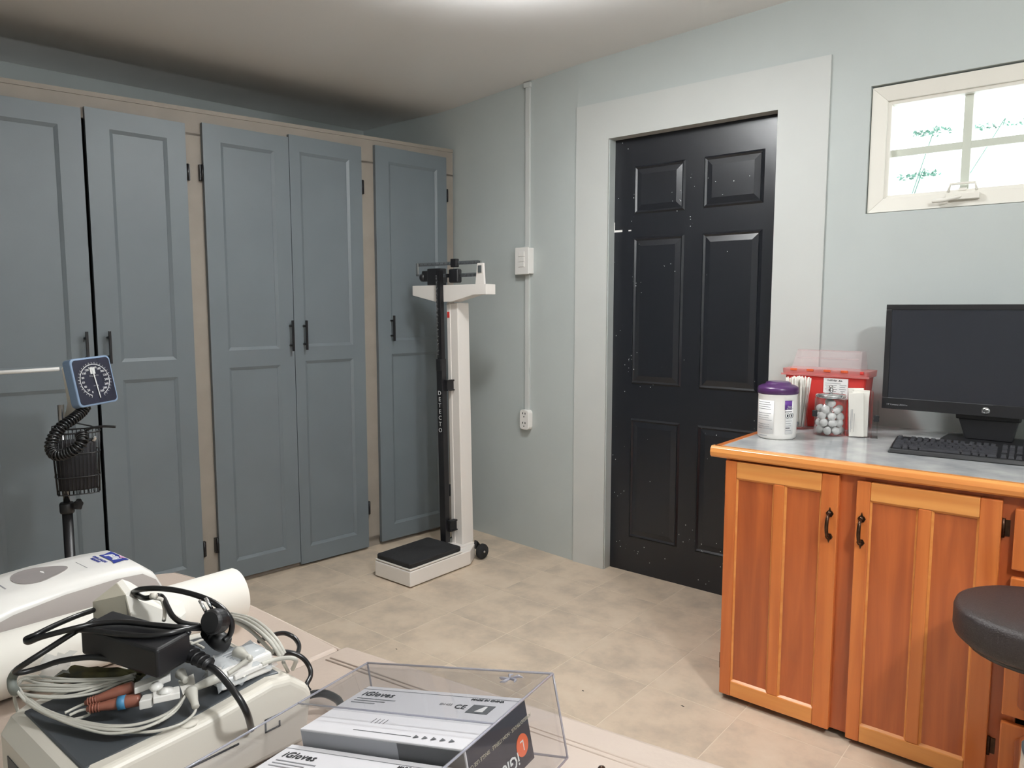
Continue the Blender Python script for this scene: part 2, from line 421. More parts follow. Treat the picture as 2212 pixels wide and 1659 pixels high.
MB().box((WX0+0.05, 3.160, WZ0+0.05), (WX1-0.05, 3.164, WZ1-0.05)).build('glass_pane', 'glass', wi)
cx = (WX0+WX1)/2
MB().box((cx-0.014, 3.174, WZ0+0.05), (cx+0.014, 3.188, WZ1-0.05)).build('grille_bar', 'white_frame', wi, 0.001)
MB().box((WX0+0.05, 3.175, 1.895), (cx-0.014, 3.187, 1.921)).build('grille_bar', 'white_frame', wi, 0.001)
MB().box((cx+0.014, 3.175, 1.895), (WX1-0.05, 3.187, 1.921)).build('grille_bar', 'white_frame', wi, 0.001)
h = MB().tube(smooth_path([(cx+0.005, 3.106, 1.718), (cx-0.02, 3.093, 1.712), (cx-0.05, 3.086, 1.706), (cx-0.085, 3.090, 1.706)]), [0.009]*25, 8, flat=0.8)
h.box((cx-0.045, 3.098, 1.706), (cx+0.06, 3.123, 1.728)).build('handle', 'white_frame', wi, 0.004, 3)
h = MB().tube([(cx-0.045,3.143,1.74),(cx-0.038,3.143,1.768),(cx+0.038,3.143,1.768),(cx+0.045,3.143,1.74)], 0.005, 6)
h.box((cx-0.012,3.140,1.742),(cx+0.012,3.150,1.752)).build('latch', 'white_frame', wi)
# reveal of the window opening outside
# hedge and white neighbouring wall beyond the window
tag(MB().box((-4.5, 8.0, -0.5), (5.0, 8.3, 2.6)).build('garden_wall', 'outside_wall'), 'white garden wall seen through the window', 'wall')
sh = thing('garden_shrub', 'garden shrub with pale green leaf sprays seen through the window', 'shrub', (-1.3, 4.9, -0.5))
so = Vector((-1.3, 4.9, -0.5))
for (c_, ln) in (((-1.0298, 5.3052, 2.3982), 0.20), ((-0.7637, 5.9354, 2.5173), 0.36), ((-1.0253, 5.0069, 2.0969), 0.20)):
    c_ = Vector(c_)-so; q = MB()
    q.tube(smooth_path([Vector((0, 0, 0.9)), Vector((c_.x*0.2, c_.y, c_.z-0.9)), c_-Vector((0, 0, 0.03)), c_+Vector((0.03, 0, 0))], 6), 0.003, 5)
    for k in range(80):
        p_ = c_+Vector((random.uniform(-ln/2, ln/2), random.uniform(-0.05, 0.05), abs(random.gauss(0, 0.010))-0.004))
        u = Vector((random.uniform(-1,1), random.uniform(-1,1), random.uniform(-0.4,0.7))).normalized()*0.026; v = u.orthogonal().normalized()*0.008
        q.add([p_, p_+u*0.5+v, p_+u, p_+u*0.5-v], [(0,1,2,3)])
    q.build('leaf_spray', 'leaf', sh)
MB().tube([(0, 0, 0), (0.02, 0, 0.5), (0, 0, 0.95)], [0.02, 0.015, 0.008], 8).build('trunk', 'bronze', sh)

# ceiling lamps (both above the picture)
def lamp(x, y, z, label, mt, r=0.13):
    t = thing('ceiling_lamp', label, 'lamp', (x, y, z))
    MB().lathe([(0.05, 0.02), (0.05, -0.012), (0.012, -0.018), (0.012, -0.128), (0.0, -0.128)], 28).build('stem', 'white', t)
    MB().lathe([(0.0, -0.1275), (r*0.84, -0.1275), (r*0.84, -0.1285), (0.0, -0.1285)], 36).build('uplight_disc', mt+'_up', t)  # glowing top added to brighten the ceiling around the lamp
    MB().lathe([(r*0.99, -0.108), (r*1.01, -0.108), (r*1.01, -0.132), (r*0.99, -0.132), (r*0.99, -0.108)], 40, cap=False).build('rim', 'white', t)  # rim raised to keep the added upward glow off the wall
    MB().lathe([(0.0, -0.129), (r*0.92, -0.129), (r*0.99, -0.130), (r*0.97, -0.139), (r*0.8, -0.150), (r*0.5, -0.157), (0.0, -0.160)], 40).build('bowl', mt, t)
lamp(-1.56, 1.84, ceil_z(-1.53), 'round white ceiling lamp in the middle of the room', 'lamp')
pl = thing('pendant_lamp', 'round white pendant lamp above the near end of the cabinets', 'lamp', (0.70, 0.85, ceil_z(0.70)))
MB().lathe([(0.045, 0.01), (0.045, -0.02), (0.004, -0.03), (0.004, -0.21), (0.02, -0.215), (0.02, -0.225), (0.0, -0.225)], 24).build('cord', 'white', pl)
MB().lathe([(0.09*math.sin(PI*k/16), -0.31-0.09*math.cos(PI*k/16)) for k in range(17)], 32).build('globe', 'lamp_b', pl)

# ================================================================== BUILT-IN WARDROBE (left)
# local frame: X along the front towards the far corner, Y into the wardrobe
wd = thing('built_in_wardrobe', 'long grey built-in wardrobe with five tall panelled doors along the left wall', 'wardrobe', O, math.radians(84))
SL = -3.6
mb = MB()
def topz(s): return 2.160 + 0.024*(s+2.4)
FY0, FY1 = 0.022, 0.042
def fbox(s0, s1, z0, z1a, z1b=None):
    z1b = z1a if z1b is None else z1b
    mb.add([(s0,FY0,z0),(s1,FY0,z0),(s1,FY0,z1b),(s0,FY0,z1a),(s0,FY1,z0),(s1,FY1,z0),(s1,FY1,z1b),(s0,FY1,z1a)], [(0,1,2,3),(5,4,7,6),(4,0,3,7),(1,5,6,2),(3,2,6,7),(4,5,1,0)])
fbox(SL, -0.001, 2.08, topz(SL), topz(0)); fbox(SL, -0.001, 0.045, 0.06)
for s0, s1 in ((-2.45, -2.36), (-1.56, -1.43), (-0.66, -0.52), (-0.075, -0.001)): fbox(s0, s1, 0.045, 2.09)
mb.build('face_frame', 'frame', wd)
MB().box((SL, FY0+0.012, 0.0), (-0.001, FY1+0.01, 0.046)).build('base_strip', 'frame', wd)
MB().add([(SL,FY0-0.004,topz(SL)-0.002),(0,FY0-0.004,topz(0)-0.002),(0,0.58,topz(0)-0.002),(SL,0.58,topz(SL)-0.002),(SL,FY0-0.004,topz(SL)+0.016),(0,FY0-0.004,topz(0)+0.016),(0,0.58,topz(0)+0.016),(SL,0.58,topz(SL)+0.016)], [(0,3,2,1),(4,5,6,7),(0,1,5,4),(2,3,7,6),(1,2,6,5),(3,0,4,7)]).build('top_board', 'frame', wd)
MB().box((SL, 0.10, 0.0), (-0.001, 0.115, 2.12)).build('inner_back', 'dark_gap', wd)
def wdoor(s0, s1, z0, z1, pl, pr, mid0, mid1, hs, hz0, hz1, hinge_s, hinges, panel_top=0.075, off=0.0, pw=None, label=None):
    """frame-and-panel door; pl/pr = stile widths; mid0..mid1 = mid rail"""
    piv = s0 if hinge_s == 'l' else s1
    d = MB(); y0, y1 = -0.0, 0.021
    a, b = s0, s1
    d.box((a-piv, y0, z0), (a+pl-piv, y1, z1)); d.box((b-pr-piv, y0, z0), (b-piv, y1, z1))
    d.box((a+pl-piv, y0, z1-panel_top), (b-pr-piv, y1, z1)); d.box((a+pl-piv, y0, mid0), (b-pr-piv, y1, mid1)); d.box((a+pl-piv, y0, z0), (b-pr-piv, y1, z0+0.085))
    o = d.build('door', 'grey_door', wd, loc=(piv, 0, 0), rot=(0, 0, off))
    if label: o['label'] = label
    for (q0, q1) in ((z0+0.085, mid0), (mid1, z1-panel_top)):
        MB().box((a+pl-0.002-piv, 0.009, q0-0.002), (b-pr+0.002-piv, 0.017, q1+0.002)).build('panel', 'grey_door', o)
        bd = MB()   # sloping moulding around the recessed panel
        X0, X1 = a+pl-piv, b-pr-piv; t = 0.014
        A = [(X0,0.0005,q0),(X1,0.0005,q0),(X1,0.0005,q1),(X0,0.0005,q1)]; B = [(X0+t,0.0075,q0+t),(X1-t,0.0075,q0+t),(X1-t,0.0075,q1-t),(X0+t,0.0075,q1-t)]
        Cc = [(X0+t,0.0095,q0+t),(X1-t,0.0095,q0+t),(X1-t,0.0095,q1-t),(X0+t,0.0095,q1-t)]
        bd.add(A+B+Cc, [(0,1,5,4),(1,2,6,5),(2,3,7,6),(3,0,4,7),(4,5,9,8),(5,6,10,9),(6,7,11,10),(7,4,8,11)]).build('moulding', 'grey_door', o)
    hx = hs-piv
    hb = MB().box((hx-0.005, -0.036, hz0), (hx+0.005, -0.026, hz1))
    for hz in (hz0+0.028, hz1-0.028):
        hb.tube([(hx, 0.001, hz), (hx, -0.03, hz)], 0.0055, 10)
    hb.build('handle', 'blackmetal', o, 0.001)
    for hz in hinges:
        sgn = -1 if hinge_s == 'l' else 1
        MB().box((sgn*0.001, 0.004, hz-0.035), (sgn*0.016, 0.021, hz+0.035)).tube([(sgn*0.006, 0.002, hz-0.035), (sgn*0.006, 0.002, hz+0.035)], 0.005, 8).build('hinge', 'blackmetal', o)
    return o
wdoor(-2.38, -1.945, 0.05, 2.108, 0.08, 0.082, 0.995, 1.075, -1.975, 1.09, 1.225, 'l', (1.9, 0.2), off=-math.radians(2.8), label='leftmost door, standing slightly ajar')
wdoor(-1.926, -1.533, 0.05, 2.122, 0.088, 0.078, 1.015, 1.092, -1.887, 1.09, 1.225, 'r', (1.915, 0.205))
wdoor(-1.458, -1.045, 0.028, 2.138, 0.080, 0.076, 1.042, 1.122, -1.066, 1.108, 1.259, 'l', (1.92, 0.21))
wdoor(-1.042, -0.635, 0.014, 2.153, 0.054, 0.074, 1.055, 1.126, -0.992, 1.112, 1.258, 'r', (1.95, 0.23))
wdoor(-0.550, -0.066, 0.022, 2.176, 0.085, 0.068, 1.067, 1.14, -0.466, 1.14, 1.278, 'r', (1.965, 0.23))

# ================================================================== WALL FITTINGS
c = tag(MB().box((-2.512, 3.123, 0.765), (-2.483, 3.143, 2.47)).box((-2.519, 3.117, 2.462), (-2.476, 3.143, 2.487)).build('cable_conduit', 'casing', bevel=0.002), 'painted vertical cable trunking on the wall left of the black door', 'conduit')
sw = thing('light_switch', 'white surface-mounted light switch with three rockers left of the black door', 'switch', (-2.505, 3.1365, 1.568), math.radians(-5.2))
MB().box((-0.048, -0.04, -0.068), (0.048, -0.0, 0.068)).build('back_box', 'white', sw, 0.004)
MB().box((-0.050, -0.046, -0.071), (0.050, -0.04, 0.071)).build('cover_plate', 'white', sw, 0.003)
for k, z in enumerate((0.024, -0.004, -0.032)):
    MB().box((-0.021, -0.050, z), (0.021, -0.045, z+0.025)).build('rocker', 'white', sw, 0.0015)
ol = thing('wall_outlet', 'white double wall socket at the foot of the cable trunking', 'outlet', (-2.497, 3.1355, 0.715), math.radians(-5.2))
MB().prism([(x, 0.0, z) for x, z in rrect(0.066, 0.108, 0.018)], (0, -0.034, 0)).build('cover', 'white', ol, 0.003)
for z in (0.026, -0.026):
    q = MB()
    for x in (-0.009, 0.009): q.box((x-0.0022, -0.0355, z+0.004), (x+0.0022, -0.033, z+0.014))
    q.lathe([(0.0035, 0.0), (0.0035, 0.0015)], 10, mx=Matrix.Translation((0, -0.034, z-0.009)) @ Matrix.Rotation(PI/2, 4, 'X')).build('socket_slots', 'dark_gap', ol)
tag(MB().box((-0.79, 3.07, 2.47), (-0.762, 3.106, 2.56)).build('wall_clip', 'casing', bevel=0.002), 'small painted bracket high on the wall above the window', 'bracket')

# ================================================================== PHYSICIAN SCALE
sc = thing('physician_scale', 'white upright physician scale with black platform in front of the corner', 'scale', (-2.66, 2.29, 0))
# base (local: y away from the camera wall, x to the right)
bp = [(-0.128, 0.0), (0.128, 0.0), (0.128, 0.415), (0.072, 0.51), (-0.072, 0.51), (-0.128, 0.415)]
MB().prism([(x, y, 0.006) for x, y in bp], (0, 0, 0.074)).build('base', 'scale_white', sc, 0.004)
MB().box((-0.126, 0.002, 0.083), (0.126, 0.36, 0.092)).build('platform_plate', 'scale_white', sc, 0.003)
MB().prism([(x, y+0.18, 0.092) for x, y in rrect(0.246, 0.352, 0.015)], (0, 0, 0.024)).build('platform_mat', 'black_rub', sc, 0.006, 3)
MB().box((-0.07, 0.37, 0.078), (0.07, 0.51, 0.09)).build('column_foot', 'scale_white', sc, 0.002)
for sx in (-1, 1):
    q = MB().lathe([(0.0, -0.013), (0.036, -0.013), (0.040, -0.006), (0.040, 0.006), (0.036, 0.013), (0.0, 0.013)], 28, mx=Matrix.Translation((sx*0.105, 0.53, 0.041)) @ Matrix.Rotation(PI/2, 4, 'Y'))
    q.build('wheel', 'black_rub', sc)
    MB().lathe([(0.007, -0.004), (0.007, 0.003), (0.004, 0.005)], 12, mx=Matrix.Translation((sx*0.12, 0.53, 0.041)) @ Matrix.Rotation(sx*PI/2, 4, 'Y')).build('hub', 'steel', sc)
    MB().prism([(sx*0.075-0.006, 0.50, 0.06), (sx*0.075-0.006, 0.545, 0.03), (sx*0.075-0.006, 0.55, 0.055), (sx*0.075-0.006, 0.51, 0.10)], (0.02, 0, 0)).build('wheel_bracket', 'black', sc)
# upright, leaning a little to the left
up_ = Matrix.Rotation(math.radians(-1.1), 4, 'Y')
def U(mb_): mb_.v = [tuple(up_ @ Vector(v)) for v in mb_.v]; return mb_
U(MB().box((-0.005, 0.435, 0.088), (0.055, 0.52, 1.345))).build('column', 'scale_white', sc, 0.004)
U(MB().box((-0.02, 0.432, 0.088), (0.004, 0.52, 1.345))).build('column_side', 'scale_white', sc, 0.002)
U(MB().box((-0.044, 0.372, 0.10), (-0.004, 0.405, 1.06)).box((-0.041, 0.368, 1.0), (-0.007, 0.373, 1.06))).build('height_rod_sleeve', 'black', sc, 0.002)
U(MB().box((-0.038, 0.376, 1.05), (-0.008, 0.402, 1.51))).build('height_rod', 'blackmetal', sc, 0.001)
q = MB()
for k in range(60): q.box((-0.0365, 0.3752 if k > 1 else 0.376, 1.07+k*0.007), (-0.029 if k % 5 else -0.025, 0.3762, 1.0712+k*0.007))
U(q).build('height_marks', 'print_white', sc)
for z in (0.93, 0.195):
    U(MB().box((-0.003, 0.388, z-0.028), (0.016, 0.438, z+0.022)).box((-0.003, 0.386, z+0.016), (0.022, 0.44, z+0.023)).box((-0.003, 0.386, z-0.033), (0.022, 0.44, z-0.027))).build('rod_clamp', 'black', sc)
for k, ch in enumerate('DETECTO'):
    pos = up_ @ Vector((-0.024, 0.3712, 0.885-k*0.032))
    text(ch, 0.031, 'print_white', sc, pos, (PI/2, 0, math.radians(3)), ext=0.0004)
# beam box
MB().prism([(-0.265,0.40,1.435),(-0.265,0.40,1.385),(-0.10,0.40,1.352),(0.02,0.40,1.35),(0.175,0.40,1.385),(0.255,0.40,1.385),(0.255,0.40,1.435)], (0, 0.07, 0)).build('beam_box', 'scale_white', sc, 0.002)
MB().prism([(0.185,0.40,1.434),(0.198,0.40,1.536),(0.236,0.40,1.536),(0.243,0.40,1.434)], (0, 0.012, 0)).build('pointer_bracket', 'scale_white', sc, 0.001)
MB().box((0.205,0.396,1.49),(0.228,0.401,1.525)).build('pointer_window', 'steel', sc, 0.001)
q = MB().box((-0.245, 0.425, 1.535), (0.185, 0.431, 1.553)); q.build('fractional_beam', 'steel', sc, 0.001)
q = MB()
for k in range(56): q.box((-0.235+k*0.0075, 0.4245, 1.537), (-0.233+k*0.0075, 0.4252, 1.548 if k % 4 == 0 else 1.543))
q.build('beam_marks', 'ink', sc)
MB().box((-0.08, 0.425, 1.473), (0.195, 0.433, 1.493)).build('main_beam', 'steel', sc, 0.001)
q = MB()
for k in range(28): q.box((-0.07+k*0.009, 0.4245, 1.475), (-0.0665+k*0.009, 0.4252, 1.488))
q.build('beam_marks', 'ink', sc)
MB().box((0.183, 0.424, 1.475), (0.197, 0.434, 1.55)).build('beam_end', 'steel', sc, 0.001)
MB().box((-0.262, 0.424, 1.49), (-0.25, 0.434, 1.553)).box((-0.262, 0.424, 1.485), (-0.19, 0.434, 1.495)).build('beam_end', 'steel', sc, 0.001)
MB().box((0.0, 0.415, 1.524), (0.038, 0.441, 1.566)).build('small_poise', 'black', sc, 0.004)
MB().box((-0.01, 0.41, 1.446), (0.055, 0.445, 1.515)).build('large_poise', 'black', sc, 0.008, 3)
MB().box((-0.17, 0.415, 1.436), (-0.075, 0.465, 1.522)).box((-0.215,0.42,1.456),(-0.17,0.455,1.512)).build('beam_bearing', 'black', sc, 0.005)
MB().box((-0.075, 0.41, 1.45), (-0.045, 0.44, 1.475)).build('bearing_catch', 'black', sc, 0.002)
MB().tube([(-0.225, 0.435, 1.478), (-0.20, 0.435, 1.478)], 0.022, 16).build('balance_weight', 'black', sc)
U(MB().box((-0.015, 0.43, 1.27), (0.0, 0.434, 1.30))).build('warning_sticker', 'red', sc)

# ================================================================== BASE CABINET AND WORKTOP (right)
CT = 0.865
cb = thing('base_cabinet', 'orange-brown varnished wooden base cabinet with bronze pulls under the grey worktop', 'cabinet', (-1.0, 2.31, 0))
def cbl(x): return x+1.0
# coordinates local: x from left side (0), y from the face (0 = face-frame front), z up
MB().box((0.0, 0.02, 0.03), (0.018, 0.79, 0.828)).build('side_panel', 'wood', cb, 0.001)
for x0, x1 in ((0.0, 0.045), (0.345, 0.43), (0.745, 0.83), (1.28, 1.34)): MB().box((x0, 0.0, 0.022), (x1, 0.02, 0.828)).build('frame_stile', 'wood_dk', cb, 0.001)
for z0, z1 in ((0.775, 0.828), (0.022, 0.06)): MB().box((0.0, 0.001, z0), (1.34, 0.019, z1)).build('frame_rail', 'wood_dk', cb)
MB().box((0.02, 0.3, 0.03), (1.34, 0.31, 0.82)).build('inner_back', 'dark_gap', cb)
MB().box((0.03, 0.045, 0.0), (1.34, 0.06, 0.035)).build('plinth', 'dark_gap', cb)
def cdoor(x0, x1, z0, z1, pull_side):
    fy, th = -0.021, 0.02
    piv = MB(); d = piv
    st = 0.05
    o = MB().box((x0, fy, z0), (x0+st-0.012, fy+th, z1)).build('door', 'wood', cb, 0.003)
    MB().box((x1-st+0.0, fy, z0), (x1, fy+th, z1)).build('stile', 'wood', o, 0.003)
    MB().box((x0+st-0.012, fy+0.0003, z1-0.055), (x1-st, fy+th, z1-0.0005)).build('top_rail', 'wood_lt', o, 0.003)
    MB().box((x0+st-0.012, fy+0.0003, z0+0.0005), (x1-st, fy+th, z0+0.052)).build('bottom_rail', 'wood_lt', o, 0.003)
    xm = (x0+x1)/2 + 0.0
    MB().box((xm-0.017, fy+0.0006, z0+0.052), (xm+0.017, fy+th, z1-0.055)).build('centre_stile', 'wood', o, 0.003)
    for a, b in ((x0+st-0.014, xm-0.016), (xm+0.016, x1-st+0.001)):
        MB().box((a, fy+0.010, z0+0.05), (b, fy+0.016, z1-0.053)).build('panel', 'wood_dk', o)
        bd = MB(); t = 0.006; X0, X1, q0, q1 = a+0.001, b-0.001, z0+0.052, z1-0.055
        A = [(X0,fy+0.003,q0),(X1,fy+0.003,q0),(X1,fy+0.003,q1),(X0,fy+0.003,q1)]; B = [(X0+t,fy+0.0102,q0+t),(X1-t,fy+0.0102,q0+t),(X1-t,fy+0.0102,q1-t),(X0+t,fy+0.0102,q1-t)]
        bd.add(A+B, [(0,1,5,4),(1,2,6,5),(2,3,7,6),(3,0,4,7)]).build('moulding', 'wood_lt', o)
    hx = x1-0.022 if pull_side == 'r' else x0+0.018
    hz = 0.668; q = MB()
    q.tube(smooth_path([(hx, fy-0.004, hz+0.037), (hx, fy-0.022, hz+0.026), (hx, fy-0.029, hz), (hx, fy-0.022, hz-0.026), (hx, fy-0.004, hz-0.037)], 6), [0.0035+0.0022*math.sin(PI*k/24) for k in range(25)], 8)
    for sgn in (1, -1):     # pierced end plates with pointed finials
        q.prism([(hx+px, fy+0.0005, hz+sgn*(0.036+pz)) for px, pz in ((-0.006,-0.010),(-0.011,0.0),(-0.007,0.007),(-0.003,0.009),(0,0.019),(0.003,0.009),(0.007,0.007),(0.011,0.0),(0.006,-0.010))], (0, -0.004, 0))
        q.lathe([(0.007,0.0),(0.0065,0.005),(0.003,0.008)], 10, mx=Matrix.Translation((hx, fy-0.003, hz+sgn*0.037)) @ Matrix.Rotation(PI/2, 4, 'X'))
    q.build('pull', 'bronze', o)
    sgn = -1 if pull_side == 'r' else 1
    ex = x0 if pull_side == 'r' else x1
    for z in (0.74, 0.13):
        MB().tube([(ex+sgn*0.003, -0.006, z-0.026), (ex+sgn*0.003, -0.006, z+0.026)], 0.0045, 8).box((ex, -0.003, z-0.022), (ex+sgn*(0.018 if sgn > 0 else 0.006), 0.001, z+0.022)).build('hinge', 'bronze', o)
cdoor(0.006, 0.362, 0.022, 0.822, 'r')
cdoor(0.412, 0.772, 0.018, 0.815, 'l')
for k, (z0, z1) in enumerate(((0.635, 0.80), (0.43, 0.615), (0.235, 0.41), (0.035, 0.215))):
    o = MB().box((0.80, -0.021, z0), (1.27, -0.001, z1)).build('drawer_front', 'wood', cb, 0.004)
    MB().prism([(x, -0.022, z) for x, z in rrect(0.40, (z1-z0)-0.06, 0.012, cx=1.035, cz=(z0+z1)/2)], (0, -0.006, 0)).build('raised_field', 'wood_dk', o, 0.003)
    MB().tube(smooth_path([(0.985, -0.028, (z0+z1)/2), (0.99, -0.05, (z0+z1)/2), (1.035, -0.056, (z0+z1)/2), (1.08, -0.05, (z0+z1)/2), (1.085, -0.028, (z0+z1)/2)], 5), 0.005, 8).build('pull', 'brass', o)

wt = thing('worktop', 'grey marbled worktop with orange wooden edging on the base cabinet', 'worktop', (-1.0, 2.31, 0))
MB().box((-0.022, -0.008, 0.83), (1.36, 0.794, CT)).build('slab', 'marble', wt)
def nose(p0, p1, out):
    # rounded wooden nosing along an edge
    P0, P1, o_ = Vector(p0), Vector(p1), Vector(out)
    z0, z1 = 0.829, CT+0.0012
    prof = [(0.0, z0), (0.014, z0), (0.021, z0+0.006), (0.023, z0+0.018), (0.020, z1-0.006), (0.012, z1), (-0.008, z1), (-0.008, CT-0.002), (0.0, CT-0.002)]
    A = [P0 + o_*d + Vector((0, 0, z)) for d, z in prof]
    return A, P1-P0
L0 = Vector((-0.024, -0.010, 0)); L1 = Vector((1.36, -0.010, 0)); L2 = Vector((-0.024, 0.794, 0))
A, v = nose(L0+Vector((-0.02, 0, 0)), L1, (0, -1, 0)); MB().prism(A, v).build('front_edging', 'wood_edge', wt, 0.0015)
A, v = nose(L0+Vector((0, -0.005, 0)), L2, (-1, 0, 0)); MB().prism(A, v).build('side_edging', wood('varnished_edge_side', (214, 128, 66), (190, 104, 52), 'Y'), wt, 0.0015)

# ---- items on the worktop
Z = CT+0.0005
cn = thing('wipes_canister', 'white wipes canister with a purple lid and printed label at the worktop end', 'canister', (-0.937, 2.585, Z), math.radians(20))
cn.scale = (1, 1, 1.06)
MB().lathe([(0.058,0.0),(0.064,0.006),(0.065,0.02),(0.0655,0.125),(0.065,0.142),(0.0665,0.146),(0.064,0.150)], 48).build('body', 'white', cn)
MB().lathe([(0.066,0.148),(0.0685,0.150),(0.0685,0.164),(0.066,0.170),(0.056,0.1755),(0.044,0.178),(0.041,0.184),(0.034,0.187),(0.020,0.187),(0.0,0.187)], 48).build('lid', 'purple', cn)
def patch(r, a0, a1, z0, z1, name, mt, par, n=12, th=0.0006):
    q = MB(); vs = []
    for rr in (r, r+th):
        for k in range(n+1):
            a = math.radians(a0+(a1-a0)*k/n)
            for z in (z0, z1): vs.append((rr*math.cos(a), rr*math.sin(a), z))
    m_ = 2*(n+1); fs = []
    for k in range(n): fs.append((m_+2*k, m_+2*k+2, m_+2*k+3, m_+2*k+1)); fs.append((2*k, 2*k+1, 2*k+3, 2*k+2)); fs.append((2*k, 2*k+2, m_+2*k+2, m_+2*k)); fs.append((2*k+1, m_+2*k+1, m_+2*k+3, 2*k+3))
    return q.add(vs, fs, 0, True).build(name, mt, par)
# local -Y faces the camera
patch(0.0662, -158, -100, 0.020, 0.128, 'label_sheet', 'label', cn)
patch(0.0662, -66, -40, 0.020, 0.128, 'label_sheet', 'label', cn)
patch(0.0670, -69, -46, 0.100, 0.130, 'logo_patch', 'purple_ink', cn)
rnd = random.Random(3)
for k in range(13):
    z = 0.121-k*0.0072
    if k in (4, 9): continue
    patch(0.0669, -155, -155+rnd.uniform(40, 52), z, z+0.0016, 'print_line', 'ink_grey', cn, 6, 0.0003)
for k in range(6):
    z = 0.070-k*0.0078
    patch(0.0669, -65, -65+rnd.uniform(12, 22), z, z+(0.003 if k == 4 else 0.0014), 'print_line', 'ink_grey' if k != 4 else 'ink', cn, 6, 0.0003)
patch(0.0669, -68, -45, 0.0925, 0.0945, 'print_line', 'ink', cn, 6, 0.0003)
patch(0.0669, -148, -118, 0.011, 0.013, 'print_line', 'ink_grey', cn, 6, 0.0003)
for dg in (-60, -46):
    a_ = math.radians(dg)
    q = MB(); q.tube([((0.0672)*math.cos(a_+0.115*math.cos(t)), 0.0672*math.sin(a_+0.115*math.cos(t)), 0.081+0.0078*math.sin(t)) for t in [2*PI*k/20 for k in range(21)]], 0.0007, 4)
    q.build('symbol_ring', 'ink', cn)
    patch(0.0671, dg-2.2, dg+2.6, 0.077, 0.085, 'symbol', 'ink', cn, 3, 0.0003)
a_ = math.radians(-53); text('Super', 0.0085, 'print_white', cn, (0.0680*math.cos(a_), 0.0680*math.sin(a_), 0.110), (PI/2, 0, a_+PI/2), ext=0.0002)
text('Sani-Cloth', 0.0062, 'print_white', cn, (0.0678*math.cos(a_), 0.0678*math.sin(a_), 0.1035), (PI/2, 0, a_+PI/2), ext=0.0002)

# sharps container
sp = thing('sharps_container', 'red sharps container with clear pink hinged lid behind the jars', 'sharps container', (-0.878, 2.955, Z))
def taper(w0, d0, z0, w1, d1, z1, r=0.012):
    A = [(x, y, z0) for x, y in rrect(w0, d0, r, 3)]; B = [(x, y, z1) for x, y in rrect(w1, d1, r, 3)]; n = len(A)
    return MB().add(A+B, [tuple(range(n))[::-1], tuple(range(n, 2*n))]+[(k, (k+1)%n, n+(k+1)%n, n+k) for k in range(n)])
taper(0.265, 0.10, 0.0, 0.296, 0.115, 0.205).build('body', 'red', sp, 0.002)
taper(0.312, 0.125, 0.198, 0.316, 0.128, 0.222).build('rim', 'red_clear', sp, 0.002)
MB().box((-0.16, -0.068, 0.196), (0.16, -0.061, 0.203)).build('rim_lip', 'red_clear', sp, 0.001)
for k in range(4): MB().box((-0.125+k*0.062, -0.0665, 0.214), (-0.10+k*0.062, -0.063, 0.223)).build('rim_catch', 'orange', sp, 0.001)
MB().box((0.128, -0.067, 0.211), (0.141, -0.063, 0.222)).build('rim_catch', 'red', sp, 0.001)
# clear raised drop lid
q = MB(); A = [(-0.128,-0.05,0.222),(0.126,-0.05,0.222),(0.126,0.05,0.222),(-0.128,0.05,0.222)]; B = [(-0.121,-0.005,0.292),(0.118,-0.005,0.292),(0.118,0.045,0.292),(-0.121,0.045,0.292)]
q.add(A+B, [(4,5,6,7),(0,1,5,4),(1,2,6,5),(2,3,7,6),(3,0,4,7)]).build('lid', 'pink_clear', sp, 0.002)
MB().box((-0.118, -0.008, 0.289), (0.112, -0.004, 0.294)).box((-0.112,-0.031,0.262),(0.11,-0.027,0.2655)).build('lid_edge', 'pink_clear', sp)
MB().box((0.0, -0.062, 0.115), (0.087, -0.0575, 0.192)).build('label_sheet', 'label', sp)
q = MB().prism([(0.052,-0.0624,0.181),(0.058,-0.0624,0.187),(0.061,-0.0624,0.183),(0.064,-0.0624,0.186),(0.068,-0.0624,0.181)], (0,0.0005,0)); q.build('mountain_symbol', 'ink', sp)
text('OakRidge', 0.0095, 'ink', sp, (0.03, -0.0626, 0.184), (PI/2, 0, 0), ext=0.0001)
q = MB()
for k, (a0, a1) in enumerate(((0.006,0.062),(0.006,0.048),(0.01,0.044),(0.006,0.05),(0.012,0.046),(0.006,0.04))): q.box((a0, -0.0624, 0.172-k*0.0075), (a1, -0.0618, 0.1733-k*0.0075))
for k, (a0, a1) in enumerate(((0.058,0.082),(0.058,0.078),(0.056,0.082),(0.062,0.078))): q.box((a0, -0.0624, 0.166-k*0.0075), (a1, -0.0618, 0.1673-k*0.0075))
q.box((0.066,-0.0624,0.128),(0.07,-0.0618,0.140)).build('print_lines', 'ink_mid', sp)

